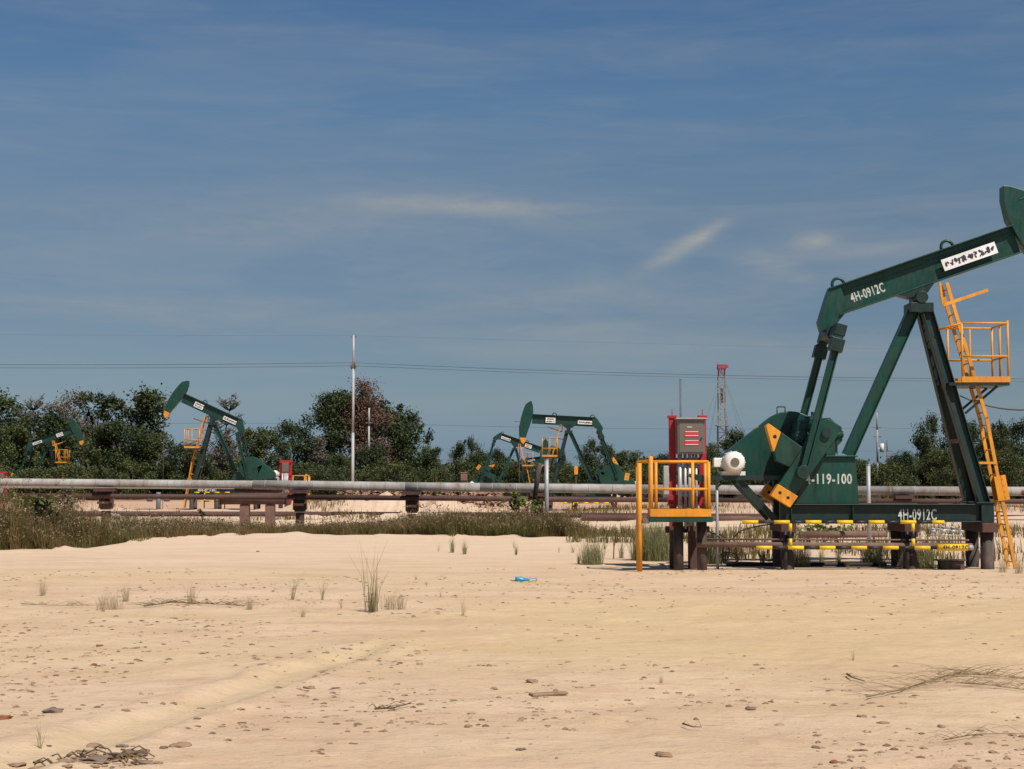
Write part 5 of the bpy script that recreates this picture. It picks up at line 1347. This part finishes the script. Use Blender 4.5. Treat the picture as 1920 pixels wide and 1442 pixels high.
w = bpy.data.worlds.new('World'); SC.world = w; w.use_nodes = True
nt = w.node_tree; nt.nodes.clear()
out = nt.nodes.new('ShaderNodeOutputWorld'); bg = nt.nodes.new('ShaderNodeBackground'); nt.links.new(bg.outputs[0], out.inputs[0])
sky = nt.nodes.new('ShaderNodeTexSky'); sky.sky_type = 'NISHITA'; sky.sun_disc = False; sky.sun_elevation = ELEV; sky.sun_rotation = AZ
sky.air_density = 1.0; sky.dust_density = .3; sky.ozone_density = 2.5; sky.altitude = 0
bg.inputs[1].default_value = .085
tc = nt.nodes.new('ShaderNodeTexCoord'); sp = nt.nodes.new('ShaderNodeSeparateXYZ'); nt.links.new(tc.outputs['Generated'], sp.inputs[0])
az = math_(nt, 'ARCTAN2', sp.outputs[0], sp.outputs[1]); el = math_(nt, 'ARCSINE', sp.outputs[2])
cmb = nt.nodes.new('ShaderNodeCombineXYZ'); nt.links.new(az, cmb.inputs[0]); nt.links.new(el, cmb.inputs[1])
def wn(scale, st, loc=(0, 0, 0), det=6, rough=.55, dist=.3, rz=0):
    mp = nt.nodes.new('ShaderNodeMapping'); mp.inputs['Scale'].default_value = st; mp.inputs['Location'].default_value = loc; mp.inputs['Rotation'].default_value = (0, 0, rz)
    nt.links.new(cmb.outputs[0], mp.inputs[0]); n_ = nt.nodes.new('ShaderNodeTexNoise'); n_.inputs['Scale'].default_value = scale; n_.inputs['Detail'].default_value = det; n_.inputs['Roughness'].default_value = rough; n_.inputs['Distortion'].default_value = dist
    nt.links.new(mp.outputs[0], n_.inputs['Vector']); return n_.outputs[0]
veil = ramp(nt, wn(4.2, (.8, 6.5, 1), (.3, .2, 0), 7, .58, .7, .06), [(.44, (0, 0, 0)), (.72, (1, 1, 1))]).outputs[0]
fine = ramp(nt, wn(16, (1, 7, 1), (1.3, .7, 0), 7, .6, .6, -.08), [(.45, (0, 0, 0)), (.78, (1, 1, 1))]).outputs[0]
def wisp(px, py, L, Wd, ang, amp):
    """soft streak of cirrus at a fixed direction in the sky"""
    a0, e0 = (px - 960) / F, (900 - py) / F; ca, sa = math.cos(ang), math.sin(ang)
    dx = math_(nt, 'SUBTRACT', az, a0); dy = math_(nt, 'SUBTRACT', el, e0)
    u = math_(nt, 'ADD', math_(nt, 'MULTIPLY', dx, ca / (L / F)), math_(nt, 'MULTIPLY', dy, sa / (L / F)))
    v = math_(nt, 'ADD', math_(nt, 'MULTIPLY', dx, -sa / (Wd / F)), math_(nt, 'MULTIPLY', dy, ca / (Wd / F)))
    r2 = math_(nt, 'ADD', math_(nt, 'POWER', math_(nt, 'ABSOLUTE', u), 2.0), math_(nt, 'POWER', math_(nt, 'ABSOLUTE', v), 2.0))
    return math_(nt, 'MULTIPLY', math_(nt, 'EXPONENT', math_(nt, 'MULTIPLY', r2, -1.0)), amp)
grain = ramp(nt, wn(38, (1, 3, 1), (0, 0, 0), 6, .6, .5, .5), [(.25, (.35, .35, .35)), (.7, (1, 1, 1))]).outputs[0]
tot = None
for a_ in ((1280, 468, 78, 16, .50, .85), (1335, 438, 30, 9, .5, .4), (880, 390, 200, 20, -.03, .60), (1520, 462, 40, 16, .1, .7), (1630, 480, 110, 14, .05, .32), (1440, 500, 66, 24, -.3, .42), (1060, 560, 280, 28, .10, .30), (380, 590, 400, 36, -.05, .30), (1080, 615, 130, 10, .03, .26), (520, 430, 420, 50, -.02, .24), (1500, 120, 420, 26, -.05, .12), (300, 60, 420, 30, -.04, .10), (1300, 650, 500, 30, .0, .14)):
    wv = wisp(*a_); tot = wv if tot is None else math_(nt, 'ADD', tot, wv)
tot = math_(nt, 'MULTIPLY', tot, grain)
lowmask = ramp(nt, el, [(.02, (.5, .5, .5)), (.12, (1, 1, 1)), (.28, (.55, .55, .55))]).outputs[0]
vv = math_(nt, 'MULTIPLY', math_(nt, 'ADD', math_(nt, 'MULTIPLY', veil, .27), math_(nt, 'MULTIPLY', fine, .13)), lowmask)
fac = math_(nt, 'MINIMUM', math_(nt, 'ADD', tot, vv), .85)
air = ramp(nt, math_(nt, 'MULTIPLY', el, 2.5), [(0.0432, (0.307, 0.439, 0.711)), (0.13, (0.425, 0.489, 0.599)), (0.2513, (0.451, 0.501, 0.576)), (0.4325, (0.619, 0.634, 0.643)), (0.6065, (0.585, 0.71, 0.768)), (0.7675, (0.512, 0.689, 0.813))])      # humid tropical air: bluer and dimmer towards the horizon
hs = nt.nodes.new('ShaderNodeMix'); hs.data_type = 'RGBA'; hs.blend_type = 'MULTIPLY'; hs.inputs[0].default_value = 1
nt.links.new(sky.outputs[0], hs.inputs[6]); nt.links.new(air.outputs[0], hs.inputs[7])
cc = mixc(nt, fac, hs.outputs[2], (4.3, 4.35, 4.3))
nt.links.new(cc, bg.inputs[0])

cam = bpy.data.cameras.new('camera'); cam.sensor_fit = 'HORIZONTAL'; cam.sensor_width = 36; cam.lens = 36 * F / 1920; cam.clip_start = .1; cam.clip_end = 9000
co_ = bpy.data.objects.new('camera', cam); COL.objects.link(co_); co_.location = (0, 0, HC); co_.rotation_euler = (R(90) + PITCH, 0, 0); SC.camera = co_
SC.view_settings.view_transform = 'Standard'; SC.view_settings.look = 'None'; SC.view_settings.exposure = 0; SC.view_settings.gamma = 1
